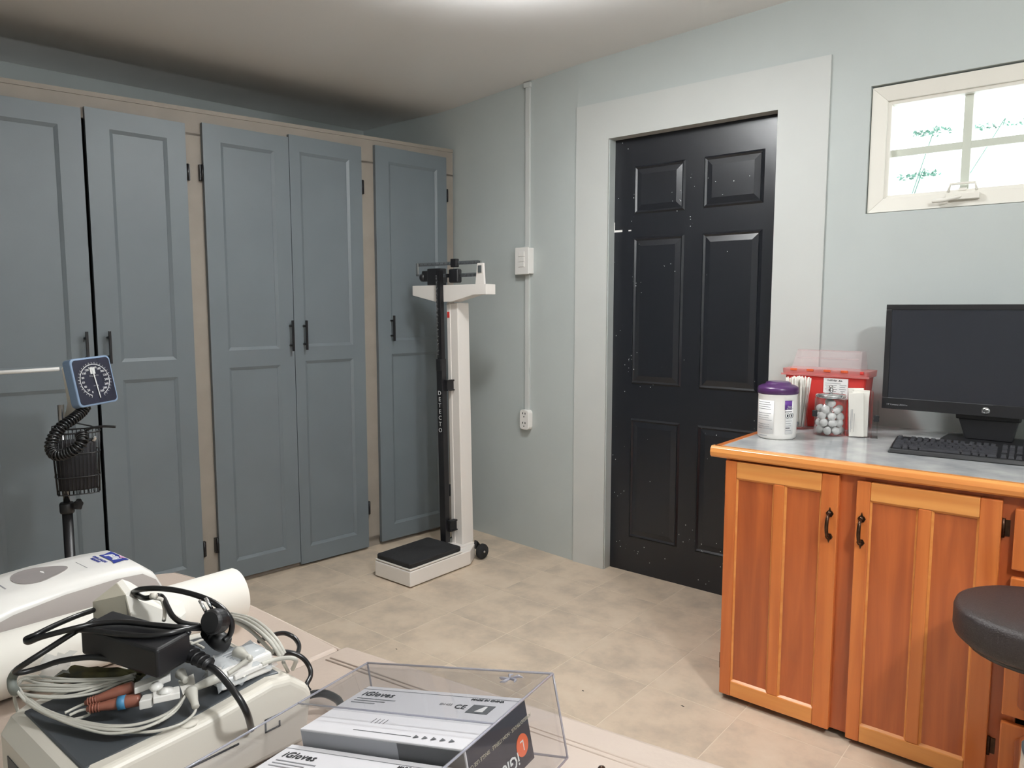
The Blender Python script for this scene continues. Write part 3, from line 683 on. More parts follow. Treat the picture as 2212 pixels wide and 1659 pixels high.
# jar of swabs (left), cotton jar (middle), gauze jar (right)
def glassjar(t, r, h, th=0.002):
    MB().lathe([(0.0, 0.0), (r, 0.0), (r, h), (r-th, h), (r-th, 0.004), (0.0, 0.004)], 32).build('glass', 'jar', t)
def clip(t, x, y, z):
    q = MB(); pts = []
    for k in range(32):
        a = 2*PI*k/32; rr = 0.012*(1+0.16*math.cos(4*a+PI)); pts.append((x+rr*math.cos(a)*0.8, y, z+rr*math.sin(a)*1.05))
    q.prism(pts, (0, -0.006, 0)).build('knob', 'black', t, 0.001)
jl = thing('swab_jar', 'clear jar packed with white wrapped swabs behind the wipes canister', 'jar', (-0.948, 2.83, Z), math.radians(18))
glassjar(jl, 0.036, 0.16)
sw0 = None
for k in range(54):
    a_ = 2*PI*k*0.381966*1.0; rr = 0.031*math.sqrt((k+0.5)/54)
    x, y = rr*math.cos(a_), rr*math.sin(a_)
    if sw0 is None:
        sw0 = MB().lathe([(0.0012,0.0),(0.0028,0.03),(0.0032,0.12),(0.0036,0.168),(0.003,0.185),(0.0,0.188)], 8).build('wrapped_swab', 'paper')
        s_ = sw0
    else:
        s_ = sw0.copy(); COL.objects.link(s_)
    s_.location = Matrix.Rotation(math.radians(18), 3, 'Z') @ Vector((x*0.85, y*0.85, 0)) + Vector((-0.948, 2.83, Z+0.005 + (k % 5)*0.0015))
    s_.rotation_euler = (-y*3.6, x*3.6, k)
    s_['label'] = 'white wrapped swab standing in the clear jar behind the wipes canister'; s_['category'] = 'swab'; s_['group'] = 'wrapped swabs in the jar'
MB().box((-0.005, -0.0365, 0.02), (0.004, -0.0345, 0.03)).build('printed_mark', 'ink_mid', jl)

jc = thing('cotton_jar', 'round clear jar of cotton balls with a knobbed metal lid', 'jar', (-0.812, 2.765, Z), math.radians(16))
glassjar(jc, 0.053, 0.132)
MB().lathe([(0.048, 0.134), (0.051, 0.136), (0.0515, 0.142), (0.048, 0.147), (0.020, 0.151), (0.0, 0.152)], 32).build('lid', 'chrome', jc)
MB().lathe([(0.004,0.151),(0.004,0.154),(0.0085,0.159),(0.0085,0.164),(0.005,0.168),(0.0075,0.172),(0.006,0.176),(0.0,0.178)], 16).build('lid_knob', 'chrome', jc)
clip(jc, -0.050, -0.030, 0.078)
r2 = random.Random(11); c0 = None; placed = []
def cottonmesh():
    q = MB(); seg = 14; prof = [(0.0,-1),(0.5,-0.86),(0.86,-0.5),(1,0),(0.86,0.5),(0.5,0.86),(0.0,1)]
    q.lathe([(r*0.0162, z*0.0138) for r, z in prof], seg)
    q.v = [tuple(Vector(v)*(1+0.07*math.sin(v[0]*420+v[2]*300)+0.05*math.sin(v[1]*500))) for v in q.v]
    return q
for layer, (zc, cnt, ro) in enumerate(((0.0185, 7, 0.0345), (0.020, 1, 0.0), (0.044, 7, 0.034), (0.046, 1, 0.0), (0.069, 6, 0.0345), (0.072, 1, 0.0), (0.093, 5, 0.033), (0.113, 2, 0.018))):
    for k in range(cnt):
        a_ = 2*PI*k/cnt + layer*0.7 + 0.3
        if c0 is None: c0 = cottonmesh().build('cotton_ball', 'cotton', subsurf=1); s_ = c0
        else: s_ = c0.copy(); COL.objects.link(s_)
        s_.location = (-0.812+ro*math.cos(a_), 2.765+ro*math.sin(a_), Z+zc+r2.uniform(-0.0015, 0.0015))
        s_.rotation_euler = (r2.uniform(0, 3), r2.uniform(0, 3), r2.uniform(0, 3))
        s_['label'] = 'white cotton ball in the metal-lidded jar'; s_['category'] = 'cotton ball'; s_['group'] = 'cotton balls in the jar'

jg = thing('gauze_jar', 'clear jar stuffed with white wrapped dressings beside the monitor', 'jar', (-0.722, 2.79, Z), math.radians(16))
MB().add([(x, y, 0.0) for x, y in rrect(0.074, 0.07, 0.02, 4)] + [(x, y, 0.160) for x, y in rrect(0.074, 0.07, 0.02, 4)], [tuple(range(20))[::-1]] + [(k, (k+1) % 20, 20+(k+1) % 20, 20+k) for k in range(20)]).build('glass', 'jar', jg)
MB().box((0.041,-0.037,0.0),(0.062,0.02,0.003)).box((0.040,-0.037,0.0),(0.043,0.02,0.165)).box((0.059,-0.037,0.0),(0.062,0.02,0.13)).build('side_tube', 'jar', jg)
clip(jg, 0.055, -0.042, 0.072)
g0 = None
for k in range(7):
    q = MB(); hgt = 0.166 + 0.004*((k*37) % 4)
    if g0 is None:
        q.prism([(x, 0.0038+0.0018*math.cos(x*60), 0.0) for x in (-0.027, -0.02, -0.01, 0.0, 0.01, 0.02, 0.027)]+[(x, -0.0030, 0.0) for x in (0.027, 0.0, -0.027)], (0, 0, 0.164)); g0 = q.build('wrapped_dressing', 'paper', bevel=0.001); s_ = g0
    else: s_ = g0.copy(); COL.objects.link(s_)
    s_.location = Matrix.Rotation(math.radians(16), 3, 'Z') @ Vector((-0.001+0.004*((k*5) % 3-1), -0.0275+0.009*k, 0)) + Vector((-0.722, 2.79, Z+0.0025+0.0006*k))
    s_.rotation_euler = ((k % 2)*0.012, (k % 3-1)*0.045, math.radians(16) + (k % 3)*0.10-0.10)
    s_.scale = (0.9+0.1*((k*3) % 4)/3, 1, 0.94+0.08*((k*5) % 4)/3)
    s_['label'] = 'white paper-wrapped dressing standing in the jar beside the monitor'; s_['category'] = 'dressing'; s_['group'] = 'wrapped dressings in the jar'
q = MB().box((-0.026,-0.0366,0.018),(-0.0245,-0.0358,0.10)).box((-0.0215,-0.0366,0.03),(-0.020,-0.0358,0.10)).box((-0.015,-0.0366,0.02),(-0.014,-0.0358,0.085)); q.build('printed_line', 'ink_grey', jg)

# monitor
mo = thing('computer_monitor', 'black flat computer monitor switched off on the worktop under the window', 'monitor', (-0.350, 2.90, Z), math.radians(-1.2))
MW, MZ0, MZ1 = 0.318, 0.097, 0.466
MB().box((-MW, -0.028, MZ0), (MW, 0.02, MZ1)).build('housing', 'black', mo, 0.004)
q = MB()
q.box((-MW, -0.032, MZ0), (MW, -0.028, MZ0+0.04)).box((-MW, -0.032, MZ1-0.018), (MW, -0.028, MZ1)).box((-MW, -0.032, MZ0+0.04), (-MW+0.018, -0.028, MZ1-0.018)).box((MW-0.018, -0.032, MZ0+0.04), (MW, -0.028, MZ1-0.018))
q.build('bezel', 'black', mo, 0.001)
M['screen'] = mat('dark_screen', (38, 40, 46), 0.25)
MB().box((-MW+0.018, -0.0295, MZ0+0.04), (MW-0.018, -0.0285, MZ1-0.018)).build('screen', 'screen', mo)
MB().box((-MW+0.02, -0.0325, MZ0+0.0385), (0.02, -0.032, MZ0+0.0397)).build('bezel_highlight_strip', 'ink_mid', mo)
q = MB().lathe([(0.0,0.0),(0.0125,0.0),(0.0125,0.0012),(0.0,0.0012)], 28, mx=Matrix.Translation((0.0, -0.032, MZ0+0.018)) @ Matrix.Rotation(PI/2, 4, 'X')); q.build('badge', 'steel', mo)
text('hp', 0.017, 'ink', mo, (0.0, -0.0337, MZ0+0.0195), (PI/2, 0, 0), shear=0.25, ext=0.0002, spacing=0.9)
text('HP Compaq LE2201w', 0.0075, 'ink_grey', mo, (-MW+0.05, -0.0323, MZ0+0.016), (PI/2, 0, 0), ext=0.0001)
MB().prism([(-0.075, 0.0, MZ0+0.01), (-0.085, 0.0, MZ0-0.01), (-0.060, 0.0, 0.012), (0.075, 0.0, 0.012), (0.09, 0.0, MZ0-0.01), (0.085, 0.0, MZ0+0.01)], (0, 0.03, 0)).box((-0.09,-0.005,MZ0-0.018),(0.095,0.03,MZ0+0.02)).build('neck', 'black', mo, 0.004)
MB().prism([(x, y+0.01, 0.0) for x, y in rrect(0.25, 0.19, 0.04)], (0, 0, 0.012)).build('stand_foot', 'black', mo, 0.003)

# keyboard
kb = thing('keyboard', 'black full-size keyboard in front of the monitor', 'keyboard', (-0.565, 2.53, Z), math.radians(4.5))
KT = math.radians(7)
MB().add([(0,0,0),(0.44,0,0),(0.44,0.158,0),(0,0.158,0),(0.004,0.006,0.014),(0.436,0.006,0.014),(0.436,0.154,0.033),(0.004,0.154,0.033)], [(0,3,2,1),(4,5,6,7),(0,1,5,4),(1,2,6,5),(2,3,7,6),(3,0,4,7)]).build('case', 'black', kb, 0.003)
M['keycap'] = mat('black_keycap', (58, 58, 62), 0.22)
keym = {}
def key(x, row, wu=1):
    u = 0.0187; kw = u*wu-0.0035
    if wu not in keym:
        q = MB(); a, b = kw/2, 0.0075
        q.add([(-a,-b,0),(a,-b,0),(a,b,0),(-a,b,0),(-a+0.0018,-b+0.0018,0.0075),(a-0.0018,-b+0.0018,0.0075),(a-0.0018,b-0.0014,0.0082),(-a+0.0018,b-0.0014,0.0082)], [(4,5,6,7),(0,1,5,4),(1,2,6,5),(2,3,7,6),(3,0,4,7)])
        o = q.build('key', 'keycap', kb); keym[wu] = o.data
    else:
        o = bpy.data.objects.new('key', keym[wu]); COL.objects.link(o); o.parent = kb
    y = 0.020+row*0.0187 + (0.010 if row == 5 else 0)
    o.location = (0.010+(x+wu/2)*u, y, 0.0145+(y-0.006)*0.128); o.rotation_euler = (math.atan(0.128), 0, 0)
rowsK = [[1.5,1,1.5,6,1.5,1,1,1.5], [2.25]+[1]*10+[2.75], [1.75]+[1]*11+[2.25], [1.5]+[1]*12+[1.5], [1]*13+[2]]
for r_, ws in enumerate(rowsK):
    x = 0
    for w_ in ws: key(x, r_, w_); x += w_
for k in range(13): key(k*1.0 + (0 if k == 0 else 1 + ((k-1)//4)*0.33 if k < 13 else 0), 5, 1) if k else key(0, 5, 1)
for k in range(3):
    key(15.3+k, 4); key(15.3+k, 3); key(15.3+k, 0); key(15.3+k, 5)
key(16.3, 1)
for k in range(4):
    for r_ in range(5): key(18.6+k, r_) if (18.6+k+1)*0.0187 < 0.425 else None

# ================================================================== STOOL
st = thing('round_stool', 'black round padded stool standing before the cabinet at the right edge', 'stool', (-0.111, 2.059-0.33, 0))
st.location = (-0.111, 2.059, 0)
MB().lathe([(0.0,0.535),(0.165,0.535),(0.176,0.545),(0.180,0.56),(0.180,0.602),(0.176,0.614),(0.165,0.6195),(0.10,0.621),(0.0,0.622)], 64).build('seat', 'leather_dk', st)
MB().lathe([(0.15,0.52),(0.155,0.536),(0.0,0.536)], 32).build('seat_base', 'black', st)
MB().lathe([(0.028,0.10),(0.028,0.30),(0.018,0.31),(0.018,0.53)], 20).build('column', 'chrome', st)
for k in range(5):
    a_ = 2*PI*k/5+0.3; d = Vector((math.cos(a_), math.sin(a_), 0))
    MB().tube([d*0.02+Vector((0,0,0.12)), d*0.15+Vector((0,0,0.10)), d*0.19+Vector((0,0,0.075))], [0.018,0.014,0.011], 10).build('leg', 'chrome', st)
    q = MB().lathe([(0.0,-0.011),(0.025,-0.011),(0.027,0.0),(0.025,0.011),(0.0,0.011)], 18, mx=Matrix.Translation(d*0.19+Vector((0,0,0.027))) @ Matrix.Rotation(a_, 4, 'Z') @ Matrix.Rotation(PI/2, 4, 'X'))
    q.tube([d*0.19+Vector((0,0,0.03)), d*0.19+Vector((0,0,0.075))], 0.006, 8).build('caster', 'black', st)

# ================================================================== BLOOD PRESSURE STAND
bx, by = -2.625, 0.885
bs = thing('blood_pressure_stand', 'mobile blood pressure stand with black pole, wire basket and square dial', 'blood pressure monitor', (bx, by, 0))
for k in range(5):
    a_ = 2*PI*k/5; d = Vector((math.cos(a_), math.sin(a_), 0))
    MB().tube([d*0.02+Vector((0,0,0.09)), d*0.14+Vector((0,0,0.08)), d*0.27+Vector((0,0,0.062))], [0.02,0.015,0.011], 10).build('leg', 'black', bs)
    MB().lathe([(0.0,-0.01),(0.022,-0.01),(0.024,0.0),(0.022,0.01),(0.0,0.01)], 16, mx=Matrix.Translation(d*0.27+Vector((0,0,0.024))) @ Matrix.Rotation(a_, 4, 'Z') @ Matrix.Rotation(PI/2, 4, 'X')).tube([d*0.27+Vector((0,0,0.026)), d*0.27+Vector((0,0,0.06))], 0.005, 8).build('caster', 'black', bs)
MB().lathe([(0.030,0.07),(0.030,0.10),(0.0155,0.11),(0.0155,0.66)], 20).build('lower_pole', 'black', bs)
MB().lathe([(0.0,0.655),(0.020,0.655),(0.0215,0.66),(0.0215,0.685),(0.019,0.69),(0.0,0.69)], 20).build('collar', 'black', bs)
q = MB().tube([(0.0, -0.0, 0.683), (0.026, 0.02, 0.683)], 0.006, 8)
pts = []
for k in range(24):
    a_ = 2*PI*k/24; rr = 0.0165*(1+0.14*math.cos(5*a_)); pts.append(Vector((0,0,0)) + Vector((0.02, 0.02, 0.0)).normalized()*0 + Vector((-0.6,0.8,0))*rr*math.cos(a_) + Vector((0,0,1))*rr*math.sin(a_) + Vector((0.024,0.020,0.683)))
q.prism(pts, (0.010, 0.008, 0)).build('clamp_knob', 'black', bs, 0.002)
MB().lathe([(0.0095,0.69),(0.0095,1.01),(0.0,1.01)], 16).build('upper_pole', 'steel', bs)
# wire basket hung in front of the pole: tapered, open top
bk = thing('tmp', '', ''); 
bpy.data.objects.remove(bk)
def ringpts(z, w, d, r=0.03, cy=0.0, cx=0.045): return [Vector((cx+x, cy+y, z)) for x, y in rrect(w, d, r, 4)]
R3 = Matrix.Rotation(math.radians(71), 3, 'Z')
def rot_(ps, off=(0.0, 0.0)): return [R3 @ Vector((p.x, p.y, 0)) + Vector((off[0], off[1], p.z)) for p in ps]
q = MB()
zt, zb = 0.930, 0.735
for z, w_, d_ in ((zt, 0.134, 0.10), (0.865, 0.130, 0.097), (0.79, 0.125, 0.093), (zb, 0.118, 0.088)):
    pts = rot_(ringpts(z, w_, d_, 0.03, -0.062, 0.036)); pts.append(pts[0]); q.tube(pts, 0.0028 if z == zt else 0.0019, 6)
T = rot_(ringpts(zt, 0.134, 0.10, 0.03, -0.062, 0.036)); B = rot_(ringpts(zb, 0.118, 0.088, 0.03, -0.062, 0.036))
for (a0, b0) in zip(T, B):
    pass
def along(ps, m):
    ps = ps+[ps[0]]; Ls = [0]
    for i in range(len(ps)-1): Ls.append(Ls[-1]+(ps[i+1]-ps[i]).length)
    out = []
    for k in range(m):
        t = Ls[-1]*k/m; i = max(j for j in range(len(Ls)) if Ls[j] <= t+1e-9); i = min(i, len(ps)-2)
        f = (t-Ls[i])/max(1e-9, Ls[i+1]-Ls[i]); out.append(ps[i].lerp(ps[i+1], f))
    return out
for a0, b0 in zip(along(T, 36), along(B, 36)): q.tube([a0, b0], 0.0013, 5)
for k in range(9):
    t = k/8; ps = rot_([Vector((0.036-0.055+0.11*t, -0.062-0.044, zb)), Vector((0.036-0.055+0.11*t, -0.062+0.044, zb))]); q.tube(ps, 0.0013, 5)
q.tube(rot_([Vector((-0.028, -0.014, zt)), Vector((-0.028, -0.008, zt+0.012)), Vector((0.030, -0.006, zt+0.022)), Vector((0.10, -0.014, zt))]), 0.0024, 6)
o = q.build('wire_basket', 'black', bs)
# rolled cuff in the basket, with bulb
cu = rot_([Vector((x, y, 0.745)) for x, y in [(p.x, p.y) for p in ringpts(0, 0.104, 0.074, 0.03, -0.062, 0.036)]])
cu_t = rot_([Vector((x, y, 0.90)) for x, y in [(p.x, p.y) for p in ringpts(0, 0.112, 0.078, 0.03, -0.062, 0.036)]])
n = len(cu)
q = MB().add(cu+cu_t, [tuple(range(n))[::-1], tuple(range(n, 2*n))]+[(k, (k+1) % n, n+(k+1) % n, n+k) for k in range(n)], 0, True)
o = q.build('rolled_cuff', mat('black_nylon', (30, 29, 34), 0.6, bump=0.5, bscale=40), None, 0.006)
o.location = (bx, by, 0); tag(o, 'rolled black pressure cuff lying in the wire basket', 'cuff')
M['valve'] = mat('chrome_valve', (210, 212, 215), 0.15, metal=0.9)
# gauge head (square dial), tilted
G = Vector((-2.5334, 0.9460, 1.0867))
gd = MB()
gm = Matrix.Translation(G) @ Matrix.Rotation(math.radians(106), 4, 'Z') @ Matrix.Rotation(math.radians(-10), 4, 'X') @ Matrix.Rotation(math.radians(-3), 4, 'Y') @ Matrix.Scale(0.93, 4)
gl = Matrix.Translation((-bx, -by, 0)) @ gm          # relative to the stand
def gobj(q, name, mt, bevel=0.0, seg=2):
    q.v = [tuple(gl @ Vector(v)) for v in q.v]
    return q.build(name, mt, bs, bevel, seg)
gobj(MB().prism([(x, 0.022, z) for x, z in rrect(0.150, 0.166, 0.016)], (0, -0.040, 0)), 'gauge_case', 'gauge_blue', 0.004, 3)
gobj(MB().prism([(x, -0.0182, z) for x, z in rrect(0.136, 0.152, 0.012)], (0, -0.0015, 0)), 'gauge_face', 'navy')
q = MB()
def gp(a, r): return (r*math.cos(a)*0.98, -0.0205, r*math.sin(a)*1.0+0.002)
arc = [math.radians(-90+24-0) + math.radians(312)*k/60 for k in range(61)]
for k in range(60):
    a0, a1 = arc[k], arc[k+1]
    q.add([gp(a0, 0.0535), gp(a1, 0.0535), gp(a1, 0.0555), gp(a0, 0.0555)], [(0,1,2,3)])
for k in range(61):
    a0 = arc[k]; e = 0.010 if k % 2 == 0 else 0.0
    r1 = 0.0555; r2_ = 0.0625 if k % 2 == 0 else 0.0585
    q.add([gp(a0-e, r1), gp(a0+e, r1), gp(a0+e*0.9, r2_), gp(a0-e*0.9, r2_)] if e else [gp(a0-0.006, r1), gp(a0+0.006, r1), gp(a0+0.006, r2_), gp(a0-0.006, r2_)], [(0,1,2,3)])
gobj(q, 'dial_scale', 'print_white')
nums = [20*k for k in range(16)]
for k, v_ in enumerate(nums):
    a0 = math.radians(-90-24) - math.radians(312)*k/15
    pos = gl @ Vector((0.0435*math.cos(a0), -0.0203, 0.0435*math.sin(a0)+0.002))
    eul = (gl.to_3x3() @ Matrix.Rotation(PI/2, 3, 'X')).to_euler()
    text(str(v_), 0.0095, 'print_white', bs, pos, eul, ext=0.0002, bold=0.0001)
eul = (gl.to_3x3() @ Matrix.Rotation(PI/2, 3, 'X')).to_euler()
text('Diagnostix', 0.0075, 'ink_grey', bs, gl @ Vector((0.0, -0.0203, 0.018)), eul, ext=0.0002)
text('mmHg', 0.0065, 'ink_grey', bs, gl @ Vector((0.0, -0.0203, -0.016)), eul, ext=0.0002)
gobj(MB().box((-0.011, -0.0212, 0.024), (0.007, -0.0202, 0.046)), 'pointer_plate', 'print_white')
gobj(MB().prism([(-0.004,-0.0215,0.038),(0.0005,-0.0215,0.038),(0.0065,-0.0215,-0.060),(0.0035,-0.0215,-0.060)], (0, -0.0012, 0)), 'needle', 'print_white')
# bracket plate that carries the gauge on the pole
A = [(-2.6750, 0.9116, 1.1244), (-2.6523, 0.9150, 1.0086), (-2.6576, 0.9049, 0.9664), (-2.6269, 0.9295, 0.9589), (-2.6163, 0.9474, 1.0266), (-2.6441, 0.9383, 1.1319)]
q = MB().prism([Vector(p)-Vector((bx,by,0)) for p in A], (-0.02, 0.008, 0)); q.build('gauge_bracket', 'offwhite', bs, 0.002)
q = MB().tube([Vector(p)-Vector((bx,by,0)) for p in [(-2.7028, 0.9140, 1.1198), (-2.8052, 0.7752, 1.1111), (-2.9183, 0.6536, 1.1025)]], 0.0065, 10); q.build('rail_highlight_bar', 'white', bs)  # white bar standing in for the highlight along the wardrobe door's mid rail
q = MB().tube([Vector(p)-Vector((bx,by,0)) for p in [(-2.6513, 0.8858, 0.9798), (-2.6474, 0.9020, 0.9784)]], 0.004, 8).tube([Vector(p)-Vector((bx,by,0)) for p in [(-2.6431, 0.8923, 0.9768), (-2.6513, 0.8949, 0.9499)]], 0.004, 8); q.build('thumb_screw', 'bronze', bs)
# coiled hose from the gauge to the cuff
path = smooth_path([Vector(p) for p in [(-2.5408, 0.9296, 1.0104), (-2.5292, 0.9108, 0.9927), (-2.5075, 0.8740, 0.9739), (-2.4974, 0.8409, 0.9573), (-2.4927, 0.8148, 0.9283), (-2.4849, 0.8041, 0.8980), (-2.4607, 0.8087, 0.8791), (-2.4385, 0.8278, 0.8833), (-2.4169, 0.8476, 0.8971), (-2.4141, 0.8656, 0.9161), (-2.4383, 0.8743, 0.9364)]], 30)
coil = []; turns = 36; n = len(path)
Ls = [0.0]
for i in range(n-1): Ls.append(Ls[-1]+(path[i+1]-path[i]).length)
for i in range(n*3):
    t = i/(n*3-1)*Ls[-1]; j = max(k for k in range(n) if Ls[k] <= t+1e-9); j = min(j, n-2)
    f = (t-Ls[j])/max(1e-9, Ls[j+1]-Ls[j]); p_ = path[j].lerp(path[j+1], f); tg = (path[min(j+1, n-1)]-path[max(j-1, 0)]).normalized()
    sx_ = tg.cross(Vector((0.64, 0.1, 0.3)).normalized()).normalized(); sy_ = tg.cross(sx_)
    ph = 2*PI*turns*t/Ls[-1]; coil.append(p_ + (sx_*math.cos(ph)+sy_*math.sin(ph))*0.0145)
off = Vector((bx, by, 0))
fine = smooth_path(coil, 2)
o = MB().tube([p_-off for p_ in fine], 0.0034, 6).build('coiled_hose', 'cable_black', bs)
o = MB().tube([Vector(p)-off for p in smooth_path([(-2.4383, 0.8743, 0.9364), (-2.4282, 0.8842, 0.9477), (-2.4135, 0.8976, 0.9561), (-2.3972, 0.9246, 0.9587), (-2.3803, 0.9513, 0.9557)], 6)], 0.0038, 8).build('rubber_tube', 'cable_black', bs)
o = MB().lathe([(0.0,-0.012),(0.006,-0.010),(0.007,0.0),(0.006,0.008),(0.003,0.013),(0.0,0.014)], 12, mx=Matrix.Translation(Vector((-2.4080, 0.8976, 0.9224))-off) @ Matrix.Rotation(0.9, 4, 'Y')).build('valve', 'valve', bs)

# ================================================================== EXAMINATION COUCH
couch = thing('examination_couch', 'taupe vinyl examination couch with a raised head section in the foreground', 'examination couch', (-1.0, 0.5, 0))
cof = Vector((1.0, -0.5, 0))
CZ = 0.71
YE, YN = 0.795, 0.19
HX = -1.055; TIL = math.tan(math.radians(5.0))
def couchz(x): return CZ if x < HX else CZ + (x-HX)*TIL
foot = [(-1.60, YN), (HX, YN), (HX, YE-0.008), (-1.30, YE), (-1.60, YE), (-1.675, YE-0.015), (-1.70, YE-0.06), (-1.70, YN+0.05), (-1.675, YN+0.015)]
MB().prism([Vector((x, y, CZ-0.075))+cof for x, y in foot], (0, 0, 0.075)).build('leg_cushion', 'leather', couch, 0.012, 4)
def hz(x): return couchz(x)
hp = [(HX+0.004, 0), (-0.2, 0)]
Xe = -0.22
A = [Vector((HX+0.006, YN, hz(HX)+0.006)), Vector((HX+0.006, YE+0.0, hz(HX)+0.006)), Vector((Xe, YE+0.01, hz(Xe)+0.006)), Vector((Xe, YN, hz(Xe)+0.006))]
MB().prism([v+cof for v in A], (0, 0, -0.075)).build('head_cushion', 'leather', couch, 0.012, 4)
q = MB().tube([Vector((-1.70, YE-0.07, CZ-0.004))+cof, Vector((-1.665, YE-0.018, CZ-0.003))+cof, Vector((-1.60, YE-0.005, CZ-0.003))+cof, Vector((HX, YE-0.012, CZ-0.003))+cof], 0.0028, 6)
q.build('piping', 'leather', couch)
MB().tube([Vector((HX+0.03, YE-0.055, hz(HX+0.03)+0.005))+cof, Vector((Xe, YE-0.045, hz(Xe)+0.005))+cof], 0.0022, 6).tube([Vector((HX+0.03, YE-0.064, hz(HX+0.03)+0.005))+cof, Vector((Xe, YE-0.054, hz(Xe)+0.005))+cof], 0.0022, 6).build('seam', 'leather', couch)
MB().tube([Vector((-1.52, YE-0.004, CZ))+cof, Vector((-1.52, YN, CZ))+cof], 0.0018, 6).build('seam', 'leather', couch)
MB().box(Vector((-1.64, YN+0.05, 0.58))+cof, Vector((-0.28, YE-0.05, 0.632))+cof).build('frame', 'frame', couch, 0.004)
for x in (-1.58, -0.34):
    for y in (YN+0.08, YE-0.08):
        MB().box(Vector((x-0.025, y-0.025, 0.0))+cof, Vector((x+0.025, y+0.025, 0.58))+cof).build('leg', 'frame', couch, 0.003)
for x_ in (-0.455, -0.415):
    MB().lathe([(0.005, 0.0), (0.004, 0.002), (0.0, 0.003)], 12, c=(x_+1.0, 0.715-0.5, hz(x_)+0.005)).build('stud', 'bronze', couch)

# ---- paper roll
pr = thing('paper_roll', 'long white roll of couch paper lying on the couch behind the machine', 'paper roll', (-1.315, 0.735, CZ+0.0515), rot=(PI/2, 0, math.radians(-1.5)))
q = MB().lathe([(0.020,0.0),(0.0485,0.0),(0.0505,0.003),(0.0505,0.52),(0.0485,0.523),(0.020,0.523)], 48); q.build('roll', 'paper', pr)
MB().lathe([(0.0195,0.0005),(0.0205,0.0005),(0.0205,0.5225),(0.0195,0.5225)], 24).build('core', 'carton_grey_and_shade', pr)

# ---- hand sanitiser dispenser lying on its back, long side along the couch
ds = thing('sanitiser_dispenser', 'white wall-type hand sanitiser dispenser with grey sight window lying on the couch', 'soap dispenser', (-1.50, 0.62, CZ+0.002), math.radians(2))
# sections along -y (towards the camera side): (y, half width, top z, shoulder z)
secs = [(0.028,0.055,0.03,0.028),(0.022,0.070,0.065,0.055),(0.005,0.078,0.098,0.085),(-0.022,0.082,0.121,0.105),(-0.07,0.085,0.1245,0.110),(-0.16,0.087,0.126,0.108),(-0.24,0.087,0.122,0.098),(-0.30,0.086,0.112,0.080),(-0.345,0.082,0.094,0.055),(-0.365,0.074,0.07,0.035)]
vs = []; m_ = 0
for (y, hw, tz, sz) in secs:
    prof = [(-hw*0.92, 0.0), (-hw, 0.012), (-hw*1.0, sz*0.55), (-hw*0.985, sz-0.002), (-hw*0.955, sz+0.006), (-hw*0.80, tz-0.002), (-hw*0.40, tz), (0, tz), (hw*0.40, tz), (hw*0.80, tz-0.002), (hw*0.955, sz+0.006), (hw*0.985, sz-0.002), (hw*1.0, sz*0.55), (hw, 0.012), (hw*0.92, 0.0)]
    m_ = len(prof); vs += [(x, y, z) for x, z in prof]
fs = []
for i in range(len(secs)-1):
    for k in range(m_): k2 = (k+1) % m_; fs.append((i*m_+k, i*m_+k2, (i+1)*m_+k2, (i+1)*m_+k))
fs.append(tuple(range(m_))); fs.append(tuple((len(secs)-1)*m_+k for k in range(m_))[::-1])
body = MB().add(vs, fs, 0, True).build('cover', ['white', 'side_grey'], ds)
for p in body.data.polygons:
    if p.index < (len(secs)-1)*m_ and p.index % m_ in (0, 1, 2, 11, 12, 13) and 1 <= p.index // m_ <= 8: p.material_index = 1
def topz_d(y):
    for i in range(len(secs)-1):
        if secs[i][0] >= y >= secs[i+1][0]:
            f = (secs[i][0]-y)/(secs[i][0]-secs[i+1][0]); return secs[i][2]+(secs[i+1][2]-secs[i][2])*f
    return 0.1
# sight window (rounded triangle), slightly proud
pts = []
for k in range(30):
    a_ = 2*PI*k/30; c_, s_ = math.cos(a_), math.sin(a_)
    yy = -0.165+0.045*c_; xx = 0.040*s_*(1.0-0.42*c_)
    zz = topz_d(yy)
    pts.append((xx-0.004, yy, zz+0.0012))
MB().prism(pts, (0, 0, -0.004)).build('sight_window', 'smoke', ds)
e = (0, 0, math.radians(90))
q = MB().prism([(-0.040,-0.026,0.1225),(-0.028,-0.045,0.1236),(-0.030,-0.052,0.1240),(0.022,-0.052,0.1240),(0.040,-0.056,0.1243),(0.032,-0.032,0.1229),(0.036,-0.026,0.1224),(-0.015,-0.026,0.1224)], (0, 0, 0.0006)); q.build('logo_patch', 'blue_ink', ds)
text('Purell', 0.021, 'label', ds, (0.002, -0.0395, 0.1242), (math.radians(3.5), 0, PI), ext=0.0003, sx=0.85, shear=0.2, bold=0.0004)
MB().prism([(-0.002,-0.0275,0.1236),(0.026,-0.0275,0.1236),(0.016,-0.033,0.1240)], (0,0,0.0004)).build('logo_flash', 'pink_ink', ds)
text('INSTANT HAND', 0.0075, 'blue_ink', ds, (-0.004, -0.062, 0.1248), (0, 0, PI), ext=0.0002, bold=0.0002)
text('SANITIZER', 0.0075, 'blue_ink', ds, (-0.004, -0.070, 0.1252), (0, 0, PI), ext=0.0002, bold=0.0002)
for k in range(4):
    MB().box((-0.03+0.003*k, -0.228-0.008*k, topz_d(-0.228-0.008*k)-0.0002), (0.022-0.004*k, -0.230-0.008*k, topz_d(-0.228-0.008*k)+0.0006)).build('print_line', 'ink_grey', ds)
MB().box((-0.02, -0.0985, 0.1248), (0.03, -0.0992, 0.1256)).build('print_line', 'ink_grey', ds)

